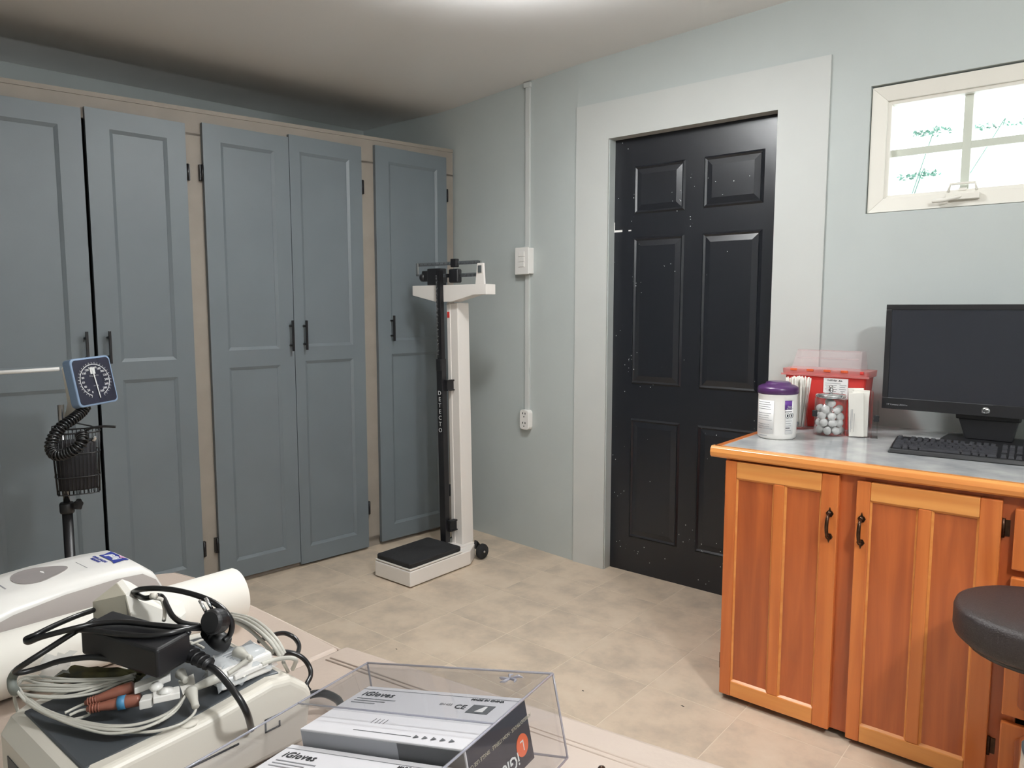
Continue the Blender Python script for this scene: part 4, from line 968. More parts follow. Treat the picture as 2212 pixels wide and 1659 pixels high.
# ================================================================== ELECTROCARDIOGRAPH on the couch
EX0, EX1, EY0, EY1 = -1.035, -0.812, 0.258, 0.558
ek = thing('electrocardiograph', 'off-white electrocardiograph with dark grey top panel buried under its cables', 'medical device', (EX0, EY0, 0))
W_, D_ = EX1-EX0, EY1-EY0
BZ = couchz(EX0)+0.020
def side_profile(x, inset=0.0, dz=0.0):
    return [(x, 0.0+inset, BZ+0.012), (x, 0.0+inset, BZ+0.07), (x, 0.012+inset, BZ+0.088+dz), (x, 0.03, BZ+0.096+dz), (x, 0.15, BZ+0.101+dz), (x, 0.205, BZ+0.108+dz), (x, 0.240, BZ+0.1125+dz), (x, 0.268, BZ+0.108+dz), (x, D_-0.008-inset, BZ+0.088+dz), (x, D_-inset, BZ+0.075), (x, D_-inset-0.012, BZ+0.01)]
A = side_profile(0.0); MB().prism(A, (W_, 0, 0)).build('housing', 'offwhite', ek, 0.009, 4)
# recessed-looking dark top panel following the top
q = MB(); ty = [(0.022,BZ+0.0945),(0.10,BZ+0.0998),(0.15,BZ+0.1018),(0.205,BZ+0.1088),(0.238,BZ+0.1132),(0.262,BZ+0.110)]
vs = [(0.020, y, z+0.001) for y, z in ty]+[(W_-0.020, y, z+0.001) for y, z in ty]+[(0.020, y, z-0.004) for y, z in ty]+[(W_-0.020, y, z-0.004) for y, z in ty]; n = len(ty)
fs = [(k, k+1, n+k+1, n+k) for k in range(n-1)]+[(2*n+k, 3*n+k, 3*n+k+1, 2*n+k+1) for k in range(n-1)]+[(k, 2*n+k, 2*n+k+1, k+1) for k in range(n-1)]+[(n+k, n+k+1, 3*n+k+1, 3*n+k) for k in range(n-1)]+[(0, n, 3*n, 2*n), (n-1, 3*n-1, 4*n-1, 2*n-1)]
q.add(vs, fs).build('top_panel', 'dark_panel', ek, 0.003)
MB().box((W_-0.001, 0.03, BZ+0.052), (W_+0.0008, 0.19, BZ+0.0545)).box((W_-0.001, 0.03, BZ+0.048), (W_+0.0008, 0.032, BZ+0.0545)).build('paper_door_gap', 'ink', ek)
MB().box((W_-0.001, 0.226, BZ+0.066), (W_+0.0008, 0.248, BZ+0.068)).box((W_-0.001, 0.226, BZ+0.050), (W_+0.0008, 0.228, BZ+0.068)).box((W_-0.001, 0.226, BZ+0.050), (W_+0.0008, 0.248, BZ+0.052)).box((W_-0.001, 0.246, BZ+0.050), (W_+0.0008, 0.248, BZ+0.058)).build('catch_outline', 'ink_mid', ek)
MB().lathe([(0.009,0.0),(0.008,0.003),(0.0,0.004)], 24, c=(W_-0.012, 0.135, BZ+0.0985), sy=1.3).build('thumb_rest', 'offwhite', ek)
for y in (0.03, D_-0.03):
    for x in (0.02, W_-0.02):
        MB().lathe([(0.008,-0.012),(0.009,0.012)], 12, c=(x, y, BZ+0.0)).build('foot', 'black_rub', ek)
MB().box((0.03, -0.001, BZ+0.02), (0.19, 0.002, BZ+0.052)).build('port_recess', 'dark_panel', ek)
for k in range(4): MB().box((-0.0012, 0.02, BZ+0.018+0.011*k), (0.001, 0.09, BZ+0.022+0.011*k)).build('vent_slot', 'frame', ek)

# ---- acrylic glove box holder with three boxes, lying tilted on the head section
P1 = Vector((-0.733, 0.588, 0.830)); P2 = Vector((-0.501, 0.623, 0.880)); P3 = Vector((-0.484, 0.504, 0.881))
e1 = (P2-P1).normalized(); e2 = (P3-P2); e2 = (e2-e1*e2.dot(e1)).normalized(); e3 = e1.cross(-e2).normalized()
if e3.z < 0: e3 = -e3
HM = Matrix.Translation(P2) @ Matrix(((e1.x, e2.x, e3.x, 0), (e1.y, e2.y, e3.y, 0), (e1.z, e2.z, e3.z, 0), (0, 0, 0, 1)))
# holder local: x along e1 (0 at the right end of the boxes), y towards the camera, z up from the box tops
def hobj(q, name, mt, par, bevel=0.0):
    q.v = [tuple(HM @ Vector(v)) for v in q.v]; return q.build(name, mt, par, bevel)
gh = thing('glove_box_holder', 'clear acrylic glove box holder lying tilted on the couch head section', 'glove dispenser')
HL, HR, HB, HFr = -0.277, 0.018, -0.040, 0.40
HT, HBt = 0.012, -0.087
th = 0.0035
parts = {'back_panel': ((HL, HB, HBt), (HR, HB+th, HT)), 'side_panel': ((HR-th, HB+th, HBt), (HR, HFr, HT)), 'side_panel.': ((HL, HB+th, HBt), (HL+th, HFr, HT)), 'base_panel': ((HL+th, HB+th, HBt), (HR-th, HFr, HBt+th)), 'top_panel': ((HL+th, HB+th, HT-th), (HR-th, 0.085, HT))}
for nme, (a, b) in parts.items():
    if nme == 'base_panel' : pass
    hobj(MB().box(a, b), nme.rstrip('.'), 'acrylic', gh)
ed = MB(); t2 = 0.0013
cors = [(HL, HB), (HR, HB), (HR, HFr), (HL, HFr)]
for z in (HT, HBt):
    for (a, b) in (((HL, HB), (HR, HB)), ((HR, HB), (HR, HFr)), ((HL, HB), (HL, HFr))):
        ed.tube([(a[0], a[1], z), (b[0], b[1], z)], t2, 6)
for a in ((HL, HB), (HR, HB)): ed.tube([(a[0], a[1], HBt), (a[0], a[1], HT)], t2, 6)
ed.tube([(HL, 0.085, HT), (HR, 0.085, HT)], t2*0.8, 6)
hobj(ed, 'cut_edge', 'acrylic_edge', gh)
q = MB()
for k in range(5):
    a_ = 0.5+k*1.25; q.tube([(-0.028, -0.018, HT+0.0008), (-0.028+0.012*math.cos(a_), -0.018+0.009*math.sin(a_), HT+0.0016), (-0.028+0.016*math.cos(a_+0.3), -0.018+0.012*math.sin(a_+0.3), HT+0.0008)], [0.0012, 0.002, 0.0006], 5)
hobj(q, 'glue_mark', 'acrylic_edge', gh)
def gbox(y0, y1, dx, dz, label, top_print=True, end_marks=True):
    x1 = dx; x0 = dx-0.24; d = 0.068; zt = -0.0005+dz
    t = thing('glove_box', label, 'glove box', group='glove boxes in the clear holder')
    hobj(MB().box((x0, y0, zt-d), (x1, y1, zt)), 'carton', 'box_white', t, 0.0012)
    hobj(MB().box((x1, y0+0.0015, zt-d+0.001), (x1+0.0008, y1-0.0015, zt-0.0015)), 'end_panel', 'box_navy', t)
    hobj(MB().box((x0+0.002, y1, zt-d+0.002), (x0+0.15, y1+0.0006, zt-0.002)), 'side_print', 'box_grey', t)
    hobj(MB().box((x0+0.15, y1, zt-d+0.002), (x1-0.002, y1+0.0007, zt-0.002)), 'side_print', 'ink_mid', t)
    R0 = HM.to_3x3()
    flip = Matrix.Rotation(PI, 3, 'X')
    Rt = R0 @ Matrix(((1,0,0),(0,-1,0),(0,0,1)))      # text up = away from the camera
    Rt = Matrix((R0.col[0], -R0.col[1], R0.col[2])).transposed()
    et = Rt.to_euler()
    def tx(s, size, x, y, mt='ink', al='LEFT', **k): text(s, size, mt, t, HM @ Vector((x, y, zt+0.0006)), et, ext=0.0002, align=al, **k)
    tx('iGloves', 0.0155, x0+0.012, y0+0.022, spacing=1.1, shear=0.1, bold=0.0002)
    tx('MADE IN CHINA', 0.0062, x1-0.018, y0+0.014, al='RIGHT', bold=0.0001)
    q = MB()
    for k in range(3): q.box((x0+0.012, y0+0.033+k*0.0055, zt+0.0002), (x0+0.075-k*0.012, y0+0.0345+k*0.0055, zt+0.0006))
    q.box((x0, y0+0.0085, zt+0.0001), (x1, y0+0.0092, zt+0.0004))
    hobj(q, 'small_print', 'ink_grey', t)
    if top_print:
        tx('CE', 0.0135, x1-0.074, y0+0.034, shear=-0.1)
        tx('EN 455', 0.006, x1-0.098, y0+0.031, 'ink_grey')
        hobj(MB().box((x1-0.052, y0+0.026, zt+0.0002), (x1-0.022, y0+0.045, zt+0.0006)), 'pictogram', 'ink_mid', t)
        hobj(MB().prism([(x1-0.041,y0+0.042,zt+0.0006),(x1-0.038,y0+0.036,zt+0.0006),(x1-0.034,y0+0.029,zt+0.0006),(x1-0.031,y0+0.029,zt+0.0006),(x1-0.030,y0+0.042,zt+0.0006)], (0,0,0.0004)), 'pictogram', 'label', t)
        q = MB()
        for k in range(5): q.prism([(x1-0.075+k*0.012, y0+0.103, zt+0.0006), (x1-0.075+k*0.012, y0+0.109, zt+0.0006), (x1-0.069+k*0.012, y0+0.106, zt+0.0006)], (0,0,0.0004))
        for k in range(4): q.box((x1-0.155+k*0.006, y0+0.078, zt+0.0002), (x1-0.1544+k*0.006, y0+0.088, zt+0.0005))
        q.box((x1-0.165, y0+0.1058, zt+0.0002), (x1-0.08, y0+0.1064, zt+0.0005))
        hobj(q, 'opening_marks', 'ink_mid', t)
    if end_marks:
        # end panel print is upside down; text lies in the plane x = x1
        ax = Matrix((R0.col[1], -R0.col[2], -R0.col[0])).transposed()   # not used directly
        Re = Matrix((R0.col[1], -R0.col[2], R0.col[0]*1.0)).transposed()
        # right-handed frame: x = away (-y), y = down (-z)  ->  normal = +x
        xa = -R0.col[1]; ya = R0.col[2]; za = xa.cross(ya)
        if za.dot(R0.col[0]) < 0: xa = -xa; za = -za
        xa, ya = -xa, -ya      # rotate by 180 degrees: upside down
        Re = Matrix((xa, ya, xa.cross(ya))).transposed(); ee = Re.to_euler()
        def te(s, size, y, z, mt, **k): text(s, size, mt, t, HM @ Vector((x1+0.0012, y, zt+z)), ee, ext=0.0002, **k)
        te('iGloves', 0.021, y0+0.062, -0.052, 'print_white', bold=0.0002)
        te('AMBIDEXTROUS \u00b7 NON-STERILE \u00b7 SINGLE USE ONLY', 0.0056, y0+0.060, -0.020, 'carton_grey_and_shade')
        c_ = [HM @ Vector((x1+0.0009, y0+0.021+0.012*math.cos(2*PI*k/28), zt-0.043+0.012*math.sin(2*PI*k/28))) for k in range(28)]
        MB().prism(c_, R0.col[0]*0.0005).build('size_disc', 'orange', t)
        te('L', 0.017, y0+0.021, -0.043, 'print_white')
    return t
gbox(0.0, 0.118, 0.0, 0.0, 'white and navy glove box at the far end of the clear holder')
gbox(0.1225, 0.2405, -0.012, -0.017, 'white and navy glove box at the near end of the clear holder')

# ================================================================== THE PILE ON THE MACHINE
# power adapter with its cables
pa = thing('power_adapter', 'black power adapter wrapped in its own cables on top of the machine', 'power adapter')
br = [(-0.9809, 0.3364, 0.9250), (-1.0048, 0.3850, 0.9250), (-0.8618, 0.4184, 0.9250), (-0.8431, 0.3681, 0.9250)]
br = [Vector(p) for p in br]; cen = sum(br, Vector())/4
low = [Vector((v.x, v.y, v.z-0.036)) for v in br]; lc = cen - Vector((0, 0, 0.036))
top = [v.copy() for v in br]
MB().add(low+top, [(0,1,2,3),(4,7,6,5),(0,4,5,1),(1,5,6,2),(2,6,7,3),(3,7,4,0)]).build('brick', 'black', pa, 0.004, 3)
KB = 0.0036
def cable(pts, r, name, mt, par, n=8, seg=8):
    return MB().tube(smooth_path(pts, n), r, seg).build(name, mt, par)
cable([(-1.0483, 0.3777, 0.9150), (-1.0318, 0.3508, 0.9200), (-1.0227, 0.3233, 0.9200), (-1.0148, 0.2974, 0.9180), (-1.0261, 0.2915, 0.9120), (-1.0137, 0.2901, 0.9120), (-0.9924, 0.2980, 0.9220), (-0.9670, 0.3203, 0.9310), (-0.9595, 0.3490, 0.9310), (-0.9373, 0.3728, 0.9310), (-0.8968, 0.3942, 0.9310), (-0.8707, 0.4160, 0.9280), (-0.8801, 0.4442, 0.9150)], KB, 'cable', 'cable_black', pa)
cable([(-0.9994, 0.3610, 0.9200), (-0.9763, 0.3282, 0.9220), (-0.9822, 0.3040, 0.9100), (-0.9841, 0.2793, 0.9000), (-1.0054, 0.2718, 0.8850), (-1.0065, 0.2777, 0.8800), (-1.0024, 0.2962, 0.8800), (-0.9844, 0.3136, 0.8880), (-0.9574, 0.3355, 0.8930), (-0.9305, 0.3516, 0.8930), (-0.9004, 0.3660, 0.8900), (-0.8796, 0.3816, 0.8930), (-0.8739, 0.3990, 0.9000), (-0.8680, 0.4099, 0.9120), (-0.8635, 0.4170, 0.9250)], KB, 'cable', 'cable_black', pa)
cable([(-0.9893, 0.3277, 0.9220), (-0.9474, 0.3389, 0.9290), (-0.9107, 0.3562, 0.9290), (-0.8798, 0.3753, 0.9290), (-0.8674, 0.3972, 0.9290), (-0.8694, 0.4241, 0.9250), (-0.8758, 0.4422, 0.9200)], KB, 'cable', 'cable_black', pa)
cable([(-1.0198, 0.4185, 0.9350), (-0.9952, 0.4187, 0.9450), (-0.9688, 0.4283, 0.9500), (-0.9396, 0.4421, 0.9500), (-0.9004, 0.4502, 0.9500), (-0.8732, 0.4573, 0.9450), (-0.8546, 0.4623, 0.9350), (-0.8509, 0.4665, 0.9200), (-0.8568, 0.4660, 0.9050), (-0.8576, 0.4587, 0.9000)], KB*1.05, 'cable', 'cable_black', pa)
cable([(-1.0286, 0.4232, 0.9300), (-0.9867, 0.4186, 0.9350), (-0.9687, 0.4278, 0.9400), (-0.9678, 0.4345, 0.9350), (-0.9446, 0.4294, 0.9300), (-0.9217, 0.4255, 0.9250), (-0.9041, 0.4293, 0.9200), (-0.8913, 0.4439, 0.9150)], KB, 'cable', 'cable_black', pa)
cable([(-0.9056, 0.4194, 0.8850), (-0.8814, 0.4196, 0.8900), (-0.8560, 0.4215, 0.8900), (-0.8367, 0.4243, 0.8880), (-0.8150, 0.4261, 0.8850), (-0.7935, 0.4285, 0.8750), (-0.7748, 0.4319, 0.8600), (-0.7735, 0.4393, 0.8400), (-0.8057, 0.4618, 0.8000)], KB*1.15, 'cable', 'cable_black', pa)
# ribbed strain relief on the output lead
q = MB()
sr = [Vector(p) for p in smooth_path([(-0.8916, 0.4177, 0.8930), (-0.8593, 0.4204, 0.8930), (-0.8318, 0.4247, 0.8900)], 6)]
q.tube(sr, [0.011]*6+[0.010]*4+[0.008]*(len(sr)-10), 10, flat=0.75)
for k in range(1, 12, 2):
    q.tube([sr[k], sr[k]+(sr[k+1]-sr[k])*0.5], 0.0128-0.0003*k, 10, flat=0.8)
q.build('strain_relief', 'black', pa)
# two-pin plug
c0 = Vector((-0.8585, 0.4492, 0.9286)); ax = (Vector((-0.8689, 0.4722, 0.9204))-c0).normalized()
mz = ax.to_track_quat('Z', 'Y').to_matrix().to_4x4(); mz.translation = c0
MB().lathe([(0.0,-0.012),(0.0125,-0.012),(0.0145,-0.010),(0.0155,-0.008),(0.0160,0.0),(0.0155,0.008),(0.014,0.0105),(0.0,0.011)], 26, mx=mz, smooth=False).build('plug', 'black', pa)
for off in (-0.004, 0.008):
    a_ = c0 + Vector((-0.008, -0.004, 0.010+off*0.2)) + ax*off
    b_ = a_ + Vector((-0.010, -0.004, 0.0165))
    MB().tube([a_, b_], 0.0021, 10).build('pin', 'chrome', pa)
q = MB().tube(smooth_path([(-0.8897, 0.4563, 0.9050), (-0.8797, 0.4576, 0.9000), (-0.8706, 0.4600, 0.8950), (-0.8687, 0.4670, 0.8900)], 5), [0.010]*4+[0.012]*12, 12); q.build('plug_body', 'black', pa)
q = MB()
for k in range(4):
    a_ = Vector([(-0.8828, 0.4527, 0.9070)][0]).lerp(Vector([(-0.8732, 0.4560, 0.9000)][0]), k/3); q.tube([a_, a_+Vector((0.0022, -0.0004, -0.0003))], 0.0112, 12)
q.build('strain_ring', 'blackmetal', pa)
# white cable tie around the mains lead
cable([(-0.9600, 0.4168, 0.9450), (-0.9627, 0.4226, 0.9400), (-0.9624, 0.4307, 0.9350), (-0.9505, 0.4283, 0.9250), (-0.9358, 0.4199, 0.9180)], 0.0028, 'tie', 'offwhite', pa, 5, 6)
MB().tube([(-0.9584, 0.4149, 0.9460), (-0.9523, 0.4187, 0.9470)], [0.004, 0.0045], 8).build('tie', 'offwhite', pa)

# cables trailing to the right of the machine
mc = thing('mains_cable', 'black mains cable looping onto the couch to the right of the machine', 'cable')
cable([(-0.9983, 0.5908, 0.8100), (-1.0201, 0.6284, 0.8000), (-1.0313, 0.6565, 0.7900), (-1.0233, 0.6691, 0.7800), (-1.0007, 0.6624, 0.7750), (-0.9726, 0.6367, 0.7800), (-0.9583, 0.5970, 0.8000), (-0.9531, 0.5823, 0.8100), (-0.9488, 0.6108, 0.8000), (-0.9378, 0.6251, 0.7900), (-0.9299, 0.6323, 0.7750), (-0.9206, 0.6280, 0.7650), (-0.9099, 0.6130, 0.7600), (-0.9058, 0.6148, 0.7520)], KB*1.05, 'cable', 'cable_black', mc)
cable([(-0.8956, 0.5853, 0.7480), (-0.8977, 0.6090, 0.7500), (-0.8837, 0.6251, 0.7510), (-0.8514, 0.6259, 0.7520), (-0.8254, 0.6128, 0.7530)], KB*1.6, 'cable', 'cable_black', mc)

# carton behind the adapter
cbx = thing('paper_carton', 'small folded white carton standing behind the power adapter', 'box')
A = [Vector(p) for p in [(-1.0525, 0.3787, 0.9252), (-1.0606, 0.4131, 0.9390), (-1.0098, 0.4030, 0.9384), (-0.9983, 0.4029, 0.9152), (-0.9955, 0.4014, 0.8870), (-1.0471, 0.3761, 0.8724)]]
nrm = (A[2]-A[0]).cross(A[4]-A[0]).normalized()
MB().prism(A, (0.0012, 0.0012, 0)).build('side_flap', 'carton_grey_and_shade', cbx)  # flap of the white carton, its shade put into the grey
B = [Vector(p) for p in [(-1.0606, 0.4131, 0.9390), (-1.0570, 0.4218, 0.9333), (-1.0426, 0.4266, 0.9281), (-1.0332, 0.4335, 0.9210), (-1.0272, 0.4447, 0.9185), (-1.0121, 0.4745, 0.9002), (-0.9979, 0.4716, 0.8881), (-0.9873, 0.4630, 0.8557), (-0.9955, 0.4014, 0.8870), (-0.9983, 0.4029, 0.9152), (-1.0098, 0.4030, 0.9384)]]
MB().add(B+[v+Vector((-0.01,0.012,0.0)) for v in B], [tuple(range(11)), tuple(range(11, 22))[::-1]]+[(k, (k+1) % 11, 11+(k+1) % 11, 11+k) for k in range(11)]).build('front', 'carton', cbx)
Cc = [A[1], B[5], B[6], B[7]+Vector((-0.05, 0.05, 0)), A[5]+Vector((-0.02, 0.05, 0)), A[0]]

# device in a clear plastic bag
pb = thing('bagged_module', 'white rectangular module in a clear plastic bag on the machine', 'module')
t4 = [Vector(p) for p in [(-0.8802, 0.4424, 0.8720), (-0.8839, 0.5149, 0.8720), (-0.8358, 0.5127, 0.8720), (-0.8358, 0.4417, 0.8720)]]
MB().add([Vector((v.x, v.y, v.z-0.026)) for v in t4]+t4, [(0,1,2,3),(4,7,6,5),(0,4,5,1),(1,5,6,2),(2,6,7,3),(3,7,4,0)]).build('module', 'white', pb, 0.003)
c_ = sum(t4, Vector())/4
tb = [c_+(v-c_)*1.12+Vector((0, 0, 0.004)) for v in t4]; rb = random.Random(5)
n = 7; vs = []; fs = []
for i in range(n):
    for j in range(n):
        p_ = (tb[0].lerp(tb[1], i/(n-1))).lerp(tb[3].lerp(tb[2], i/(n-1)), j/(n-1)); ed_ = max(abs(i-3), abs(j-3))/3
        vs.append(p_+Vector((rb.uniform(-.003, .003)*ed_, rb.uniform(-.003, .003)*ed_, rb.uniform(-.001, .003)-0.03*(ed_ > 0.99)*rb.uniform(0.3, 1.0))))
for i in range(n-1):
    for j in range(n-1): fs.append((i*n+j, i*n+j+1, (i+1)*n+j+1, (i+1)*n+j))
MB().add(vs, fs, 0, True).build('bag', 'bag', pb)
q = MB()
for k in range(5):
    a_ = t4[0].lerp(t4[1], 0.30+0.02*k)+(t4[3]-t4[0])*(0.2+0.14*k)+Vector((0,0,0.0005)); b_ = a_+(t4[1]-t4[0])*(0.35-0.03*k)
    q.tube([a_, b_], 0.0007, 4)
q.build('printed_line', 'ink_grey', pb)

# pouch of electrodes under the adapter, and a bluish bag beside it
op = thing('electrode_pouch', 'olive and black foil pouch under the power adapter', 'pouch')
t4 = [Vector(p) for p in [(-1.0221, 0.3141, 0.8550), (-1.0075, 0.3417, 0.8650), (-0.9203, 0.3891, 0.8650), (-0.9341, 0.3785, 0.8500)]]
n = 8; vs = []; fs = []
for i in range(n):
    for j in range(n):
        p_ = (t4[0].lerp(t4[3], i/(n-1))).lerp(t4[1].lerp(t4[2], i/(n-1)), j/(n-1)); vs.append(p_+Vector((0, 0, rb.uniform(-0.002, 0.005))))
for i in range(n-1):
    for j in range(n-1): fs.append((i*n+j, i*n+j+1, (i+1)*n+j+1, (i+1)*n+j))
o = MB().add(vs, fs, 0, True).build('pouch_foil', 'olive', op); m_ = o.modifiers.new('solid', 'SOLIDIFY'); m_.thickness = 0.012; m_.offset = -1
bb = thing('crumpled_bag', 'crumpled clear bluish bag at the left of the foil pouch', 'plastic bag')
t4 = [Vector(p) for p in [(-1.0182, 0.2998, 0.8620), (-1.0176, 0.3065, 0.8850), (-0.9880, 0.3336, 0.8950), (-0.9810, 0.3217, 0.8680)]]
n = 7; vs = []; fs = []
for i in range(n):
    for j in range(n):
        p_ = (t4[0].lerp(t4[3], i/(n-1))).lerp(t4[1].lerp(t4[2], i/(n-1)), j/(n-1)); vs.append(p_+Vector((rb.uniform(-.003, .003), rb.uniform(-.003, .003), rb.uniform(-0.004, 0.005))))
for i in range(n-1):
    for j in range(n-1): fs.append((i*n+j, i*n+j+1, (i+1)*n+j+1, (i+1)*n+j))
MB().add(vs, fs, 0, True).build('film', 'bag', bb)

# patient cable: bundles of grey leads with their clips
ec = thing('patient_cable', 'coiled bundle of thin grey patient leads with brown and white clips on the machine', 'cable')
KG = 0.0017
rg = random.Random(9)
# upper hank
for k in range(8):
    u = k/7; dy = 26*u; z = .858-.010*u
    pts = [(-1.0434, 0.2845, 0.8500), (-1.0482, 0.2923, 0.8550), (-1.0226, 0.3042, 0.8600), (-0.9894, 0.3242, 0.8600), (-0.9590, 0.3450, 0.8600), (-0.9392, 0.3656, 0.8620), (-0.9332, 0.3798, 0.8620)]
    off_ = Vector([(-0.9773, 0.3199, 0.8580)][0]) - Vector([(-0.9937, 0.3256, 0.8580)][0])
    pts = [Vector(p) + off_*(2.6*u)*math.sin(PI*min(1, (i+0.4)/5)) + Vector((rg.uniform(-.002,.002), rg.uniform(-.002,.002), -0.007*u+rg.uniform(-.002,.002))) for i, p in enumerate(pts)]
    cable(pts, KG, 'lead_wire', 'cable_grey', ec)
# lower hank sweeping under and round to the right
low_ = [(-1.0312, 0.2798, 0.8500), (-1.0001, 0.2811, 0.8460), (-0.9544, 0.2909, 0.8430), (-0.9116, 0.3056, 0.8420), (-0.8705, 0.3248, 0.8420), (-0.8459, 0.3505, 0.8430), (-0.8424, 0.3813, 0.8460), (-0.8558, 0.4039, 0.8520), (-0.8681, 0.4129, 0.8620)]
for k in range(5):
    off_ = (Vector([(-0.8828, 0.3097, 0.8420)][0]) - Vector([(-0.8992, 0.3159, 0.8420)][0]))*(k/4.0*0.9)
    pts = [Vector(p) + off_*math.sin(PI*min(1, (i+0.3)/8)) + Vector((rg.uniform(-.0015,.0015), rg.uniform(-.0015,.0015), rg.uniform(-.001,.002))) for i, p in enumerate(low_)]
    cable(pts, KG, 'lead_wire', 'cable_grey', ec)
cable([(-1.0045, 0.2825, 0.8480), (-0.9486, 0.2889, 0.8420), (-0.8946, 0.3042, 0.8400), (-0.8567, 0.3291, 0.8380), (-0.8292, 0.3533, 0.8380), (-0.8199, 0.3783, 0.8380), (-0.8231, 0.3966, 0.8400), (-0.8286, 0.4048, 0.8460), (-0.8463, 0.4119, 0.8520)], KG, 'lead_wire', 'cable_grey', ec)
cable([(-1.0237, 0.2769, 0.8550), (-1.0190, 0.2727, 0.8500), (-1.0288, 0.2764, 0.8300), (-1.0359, 0.2833, 0.8000), (-1.0421, 0.2896, 0.7700), (-1.0380, 0.2892, 0.7500)], KG*1.15, 'lead_wire', 'cable_grey', ec)
cable([(-1.0226, 0.2763, 0.8580), (-1.0099, 0.2755, 0.8520), (-0.9805, 0.2821, 0.8420), (-0.9311, 0.2951, 0.8400), (-0.9150, 0.3168, 0.8420), (-0.9188, 0.3171, 0.8480)], KG, 'lead_wire', 'cable_grey', ec)
for pts in ([(-0.9336, 0.2988, 0.8460), (-0.9325, 0.3110, 0.8480), (-0.9255, 0.3183, 0.8520)], [(-0.9240, 0.3003, 0.8460), (-0.9216, 0.3095, 0.8480), (-0.9145, 0.3161, 0.8500)]): cable(pts, KG, 'lead_wire', 'cable_grey', ec)
# connectors
def conn(a, b, r0, r1, name, mt):
    a, b = Vector(a), Vector(b)
    P = [a.lerp(b, t) for t in (0, .15, .4, .7, .97, 1)]
    return MB().tube(P, [r0*0.8, r0, (r0+r1)/2, r1, r1, r1*0.85], 12).build(name, mt, ec)
def ribs(a, b, t0, t1, r):
    a, b = Vector(a), Vector(b); q = MB()
    for k in range(4):
        t = t0+(t1-t0)*k/3; p_ = a.lerp(b, t); q.tube([p_, p_+(b-a).normalized()*0.0009], r, 10)
    q.build('grip_rib', 'brown', ec)
a, b = [(-0.9246, 0.3180, 0.8530), (-0.8956, 0.3621, 0.8650)]; conn(a, b, .0040, .0075, 'brown_connector', 'brown'); ribs(a, b, .06, .22, .0055)
a, b = [(-0.9125, 0.3154, 0.8510), (-0.8779, 0.3621, 0.8560)]; conn(a, b, .0042, .0078, 'brown_connector', 'brown'); ribs(a, b, .06, .22, .0058)
a, b = [(-0.8914, 0.3422, 0.8545), (-0.8865, 0.3487, 0.8552)]; MB().tube([a, b], 0.0082, 12).build('blue_band', 'blue_tape', ec)
def clipbar(p, w, h, name='white_clip', mt='white'):
    p = [Vector(v) for v in p]; d = (p[1]-p[0]).normalized(); s_ = d.cross(Vector((0,0,1))).normalized()*w/2
    A = [p[0]-s_, p[0]+s_, p[1]+s_, p[1]-s_]
    return MB().prism(A, (0, 0, -h)).build(name, mt, ec, 0.0012)
clipbar([(-0.8848, 0.3584, 0.8720), (-0.8684, 0.3943, 0.8800)], 0.016, 0.008)
clipbar([(-0.8649, 0.3568, 0.8640), (-0.8558, 0.3678, 0.8660)], 0.016, 0.011)
clipbar([(-0.8549, 0.3664, 0.8680), (-0.8432, 0.3928, 0.8680)], 0.018, 0.008)
MB().lathe([(0.006,0),(0.008,0.004),(0.005,0.008),(0.0,0.009)], 14, c=[(-0.8623, 0.3741, 0.8680)][0]).build('snap', 'white', ec)
MB().lathe([(0.007,0),(0.009,0.003),(0.0,0.006)], 14, c=[(-0.8493, 0.3790, 0.8670)][0]).build('snap', 'white', ec)
# grey connectors in the middle
a, b = [(-0.8754, 0.4088, 0.8720), (-0.8567, 0.4074, 0.8680)]; conn(a, b, .0068, .0045, 'grey_connector', 'cable_grey')
a, b = [(-0.8478, 0.4084, 0.8600), (-0.8235, 0.4018, 0.8480)]; conn(a, b, .0075, .0045, 'grey_connector', 'cable_grey')
a, b = [(-0.8461, 0.4098, 0.8600), (-0.8373, 0.4405, 0.8660)]; conn(a, b, .0042, .0058, 'grey_connector', 'cable_grey')
cable([(-0.8301, 0.3593, 0.8450), (-0.8361, 0.3840, 0.8500), (-0.8515, 0.4102, 0.8580), (-0.8507, 0.4204, 0.8600)], KG, 'lead_wire', 'cable_grey', ec)
a, b = [(-0.8367, 0.4370, 0.8640), (-0.8379, 0.4626, 0.8680)]; conn(a, b, .0055, .0055, 'grey_connector', 'white')
cable([(-0.8338, 0.4490, 0.8680), (-0.8327, 0.4629, 0.8720), (-0.8300, 0.4749, 0.8780), (-0.8287, 0.4755, 0.8800), (-0.8444, 0.4761, 0.8730), (-0.8437, 0.4672, 0.8680)], 0.0032, 'lead_wire', 'cable_grey', ec)
a, b = [(-0.8610, 0.4775, 0.8760), (-0.8282, 0.4764, 0.8780)]; conn(a, b, .0095, .005, 'grey_connector', 'cable_grey')
clipbar([(-0.8401, 0.4573, 0.8620), (-0.8396, 0.5039, 0.8640)], 0.018, 0.006)
MB().prism([Vector(p) for p in [(-0.8392, 0.4694, 0.8600), (-0.8368, 0.4808, 0.8600), (-0.8283, 0.4680, 0.8580), (-0.8363, 0.4644, 0.8580)]], (0,0,-0.001)).build('paper_tab', 'paper', ec)
MB().prism([Vector(p) for p in [(-0.8755, 0.4066, 0.8620), (-0.8780, 0.4273, 0.8620), (-0.8564, 0.4186, 0.8600), (-0.8461, 0.3977, 0.8580)]], (0,0,-0.001)).build('paper_tab', 'paper', ec)
cable([(-0.8329, 0.4950, 0.8620), (-0.8326, 0.5116, 0.8620), (-0.8243, 0.5269, 0.8620), (-0.8196, 0.5363, 0.8580), (-0.8405, 0.5491, 0.8400), (-0.8566, 0.5557, 0.8250)], 0.003, 'lead_wire', 'cable_grey', ec)
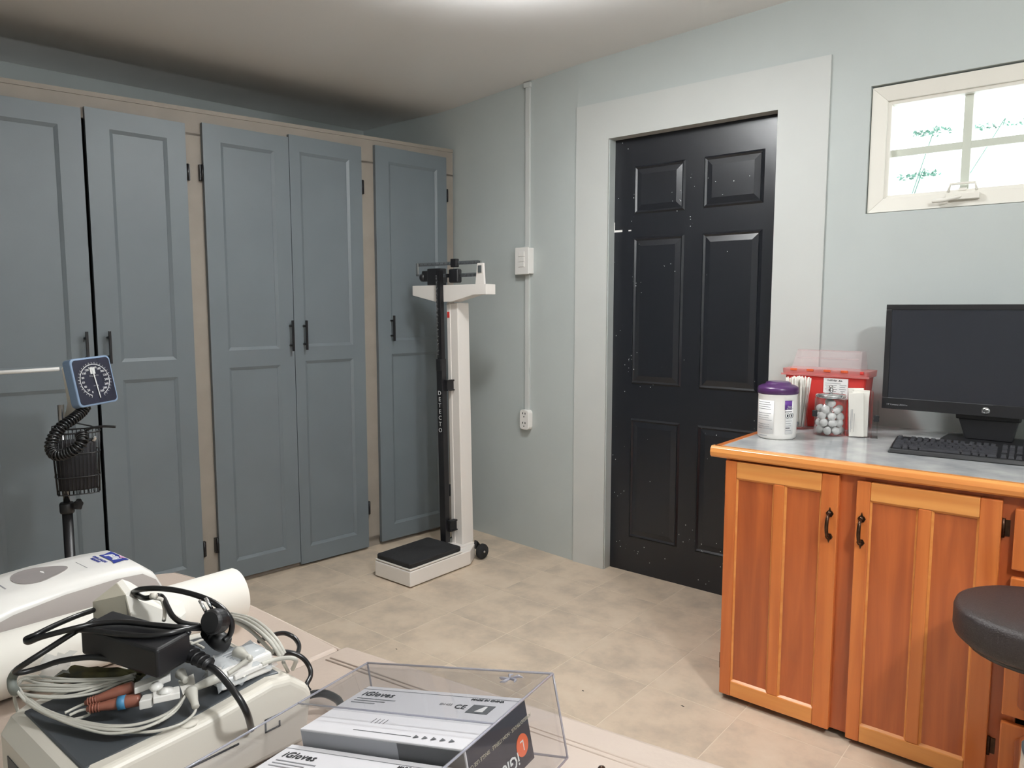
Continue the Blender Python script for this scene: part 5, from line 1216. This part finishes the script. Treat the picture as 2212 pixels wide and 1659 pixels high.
cable([(-0.8304, 0.5251, 0.8550), (-0.8494, 0.5411, 0.8350), (-0.8610, 0.5512, 0.8220)], 0.0025, 'lead_wire', 'cable_grey', ec)
# thick grey loops behind the bagged module
for k in range(4):
    dx, dy = 7*k, -5*k
    base = [[(-1.0038, 0.5471, 0.8600), (-0.9664, 0.5436, 0.8680), (-0.9101, 0.5336, 0.8750), (-0.8689, 0.5313, 0.8680), (-0.8566, 0.5370, 0.8500)], [(-1.0105, 0.5523, 0.8600), (-0.9656, 0.5506, 0.8680), (-0.9078, 0.5394, 0.8750), (-0.8680, 0.5357, 0.8680), (-0.8561, 0.5410, 0.8500)], [(-1.0157, 0.5568, 0.8600), (-0.9634, 0.5566, 0.8680), (-0.9103, 0.5481, 0.8720), (-0.8711, 0.5433, 0.8650), (-0.8589, 0.5457, 0.8500)], [(-0.9988, 0.5448, 0.8550), (-0.9729, 0.5435, 0.8620), (-0.9183, 0.5333, 0.8680), (-0.8817, 0.5299, 0.8620), (-0.8710, 0.5356, 0.8500)]][k]
    cable(base, 0.0027, 'lead_wire', 'cable_grey', ec)
for pts in ([(-0.9477, 0.4571, 0.8750), (-0.9453, 0.4701, 0.8750), (-0.9429, 0.4806, 0.8720)], [(-0.9323, 0.4519, 0.8750), (-0.9335, 0.4653, 0.8750), (-0.9392, 0.4799, 0.8720)], [(-0.9437, 0.4532, 0.8750), (-0.9324, 0.4601, 0.8720), (-0.9190, 0.4626, 0.8700)]): cable(pts, 0.0018, 'lead_wire', 'cable_grey', ec)
a, b = [(-1.0512, 0.2934, 0.7520), (-1.0316, 0.2796, 0.7420)]; conn(a, b, .0045, .0075, 'brown_connector', 'brown')
# reinforcement strap at the left of the hank
cable([(-1.0172, 0.2753, 0.8780), (-1.0205, 0.2719, 0.8700), (-1.0147, 0.2702, 0.8620), (-1.0213, 0.2745, 0.8520)], 0.0055, 'bundle_strap', 'hose_grey', ec)

# specks of debris on the tiles
for (lab, P_) in (('tiny dark speck on the floor tiles beyond the couch', [(-2.1111, 1.8311, 0.0010)][0]), ('tiny dark speck on the floor tiles to the right of the glove box holder', [(-1.3755, 2.0341, 0.0010)][0]), ('small dark crumb on the floor tiles in front of the base cabinet', [(-1.0647, 2.1643, 0.0010)][0])):
    big = 1.6 if 'crumb' in lab else 1.0
    q = MB().add([(-0.004*big, -0.001, 0.0), (0.003*big, -0.002, 0.0), (0.005*big, 0.0015, 0.0), (-0.002*big, 0.002, 0.0), (0.0, 0.0, 0.002)], [(0,3,2,1),(0,1,4),(1,2,4),(2,3,4),(3,0,4)])
    tag(q.build('floor_speck', 'dark_gap', loc=P_), lab, 'debris')
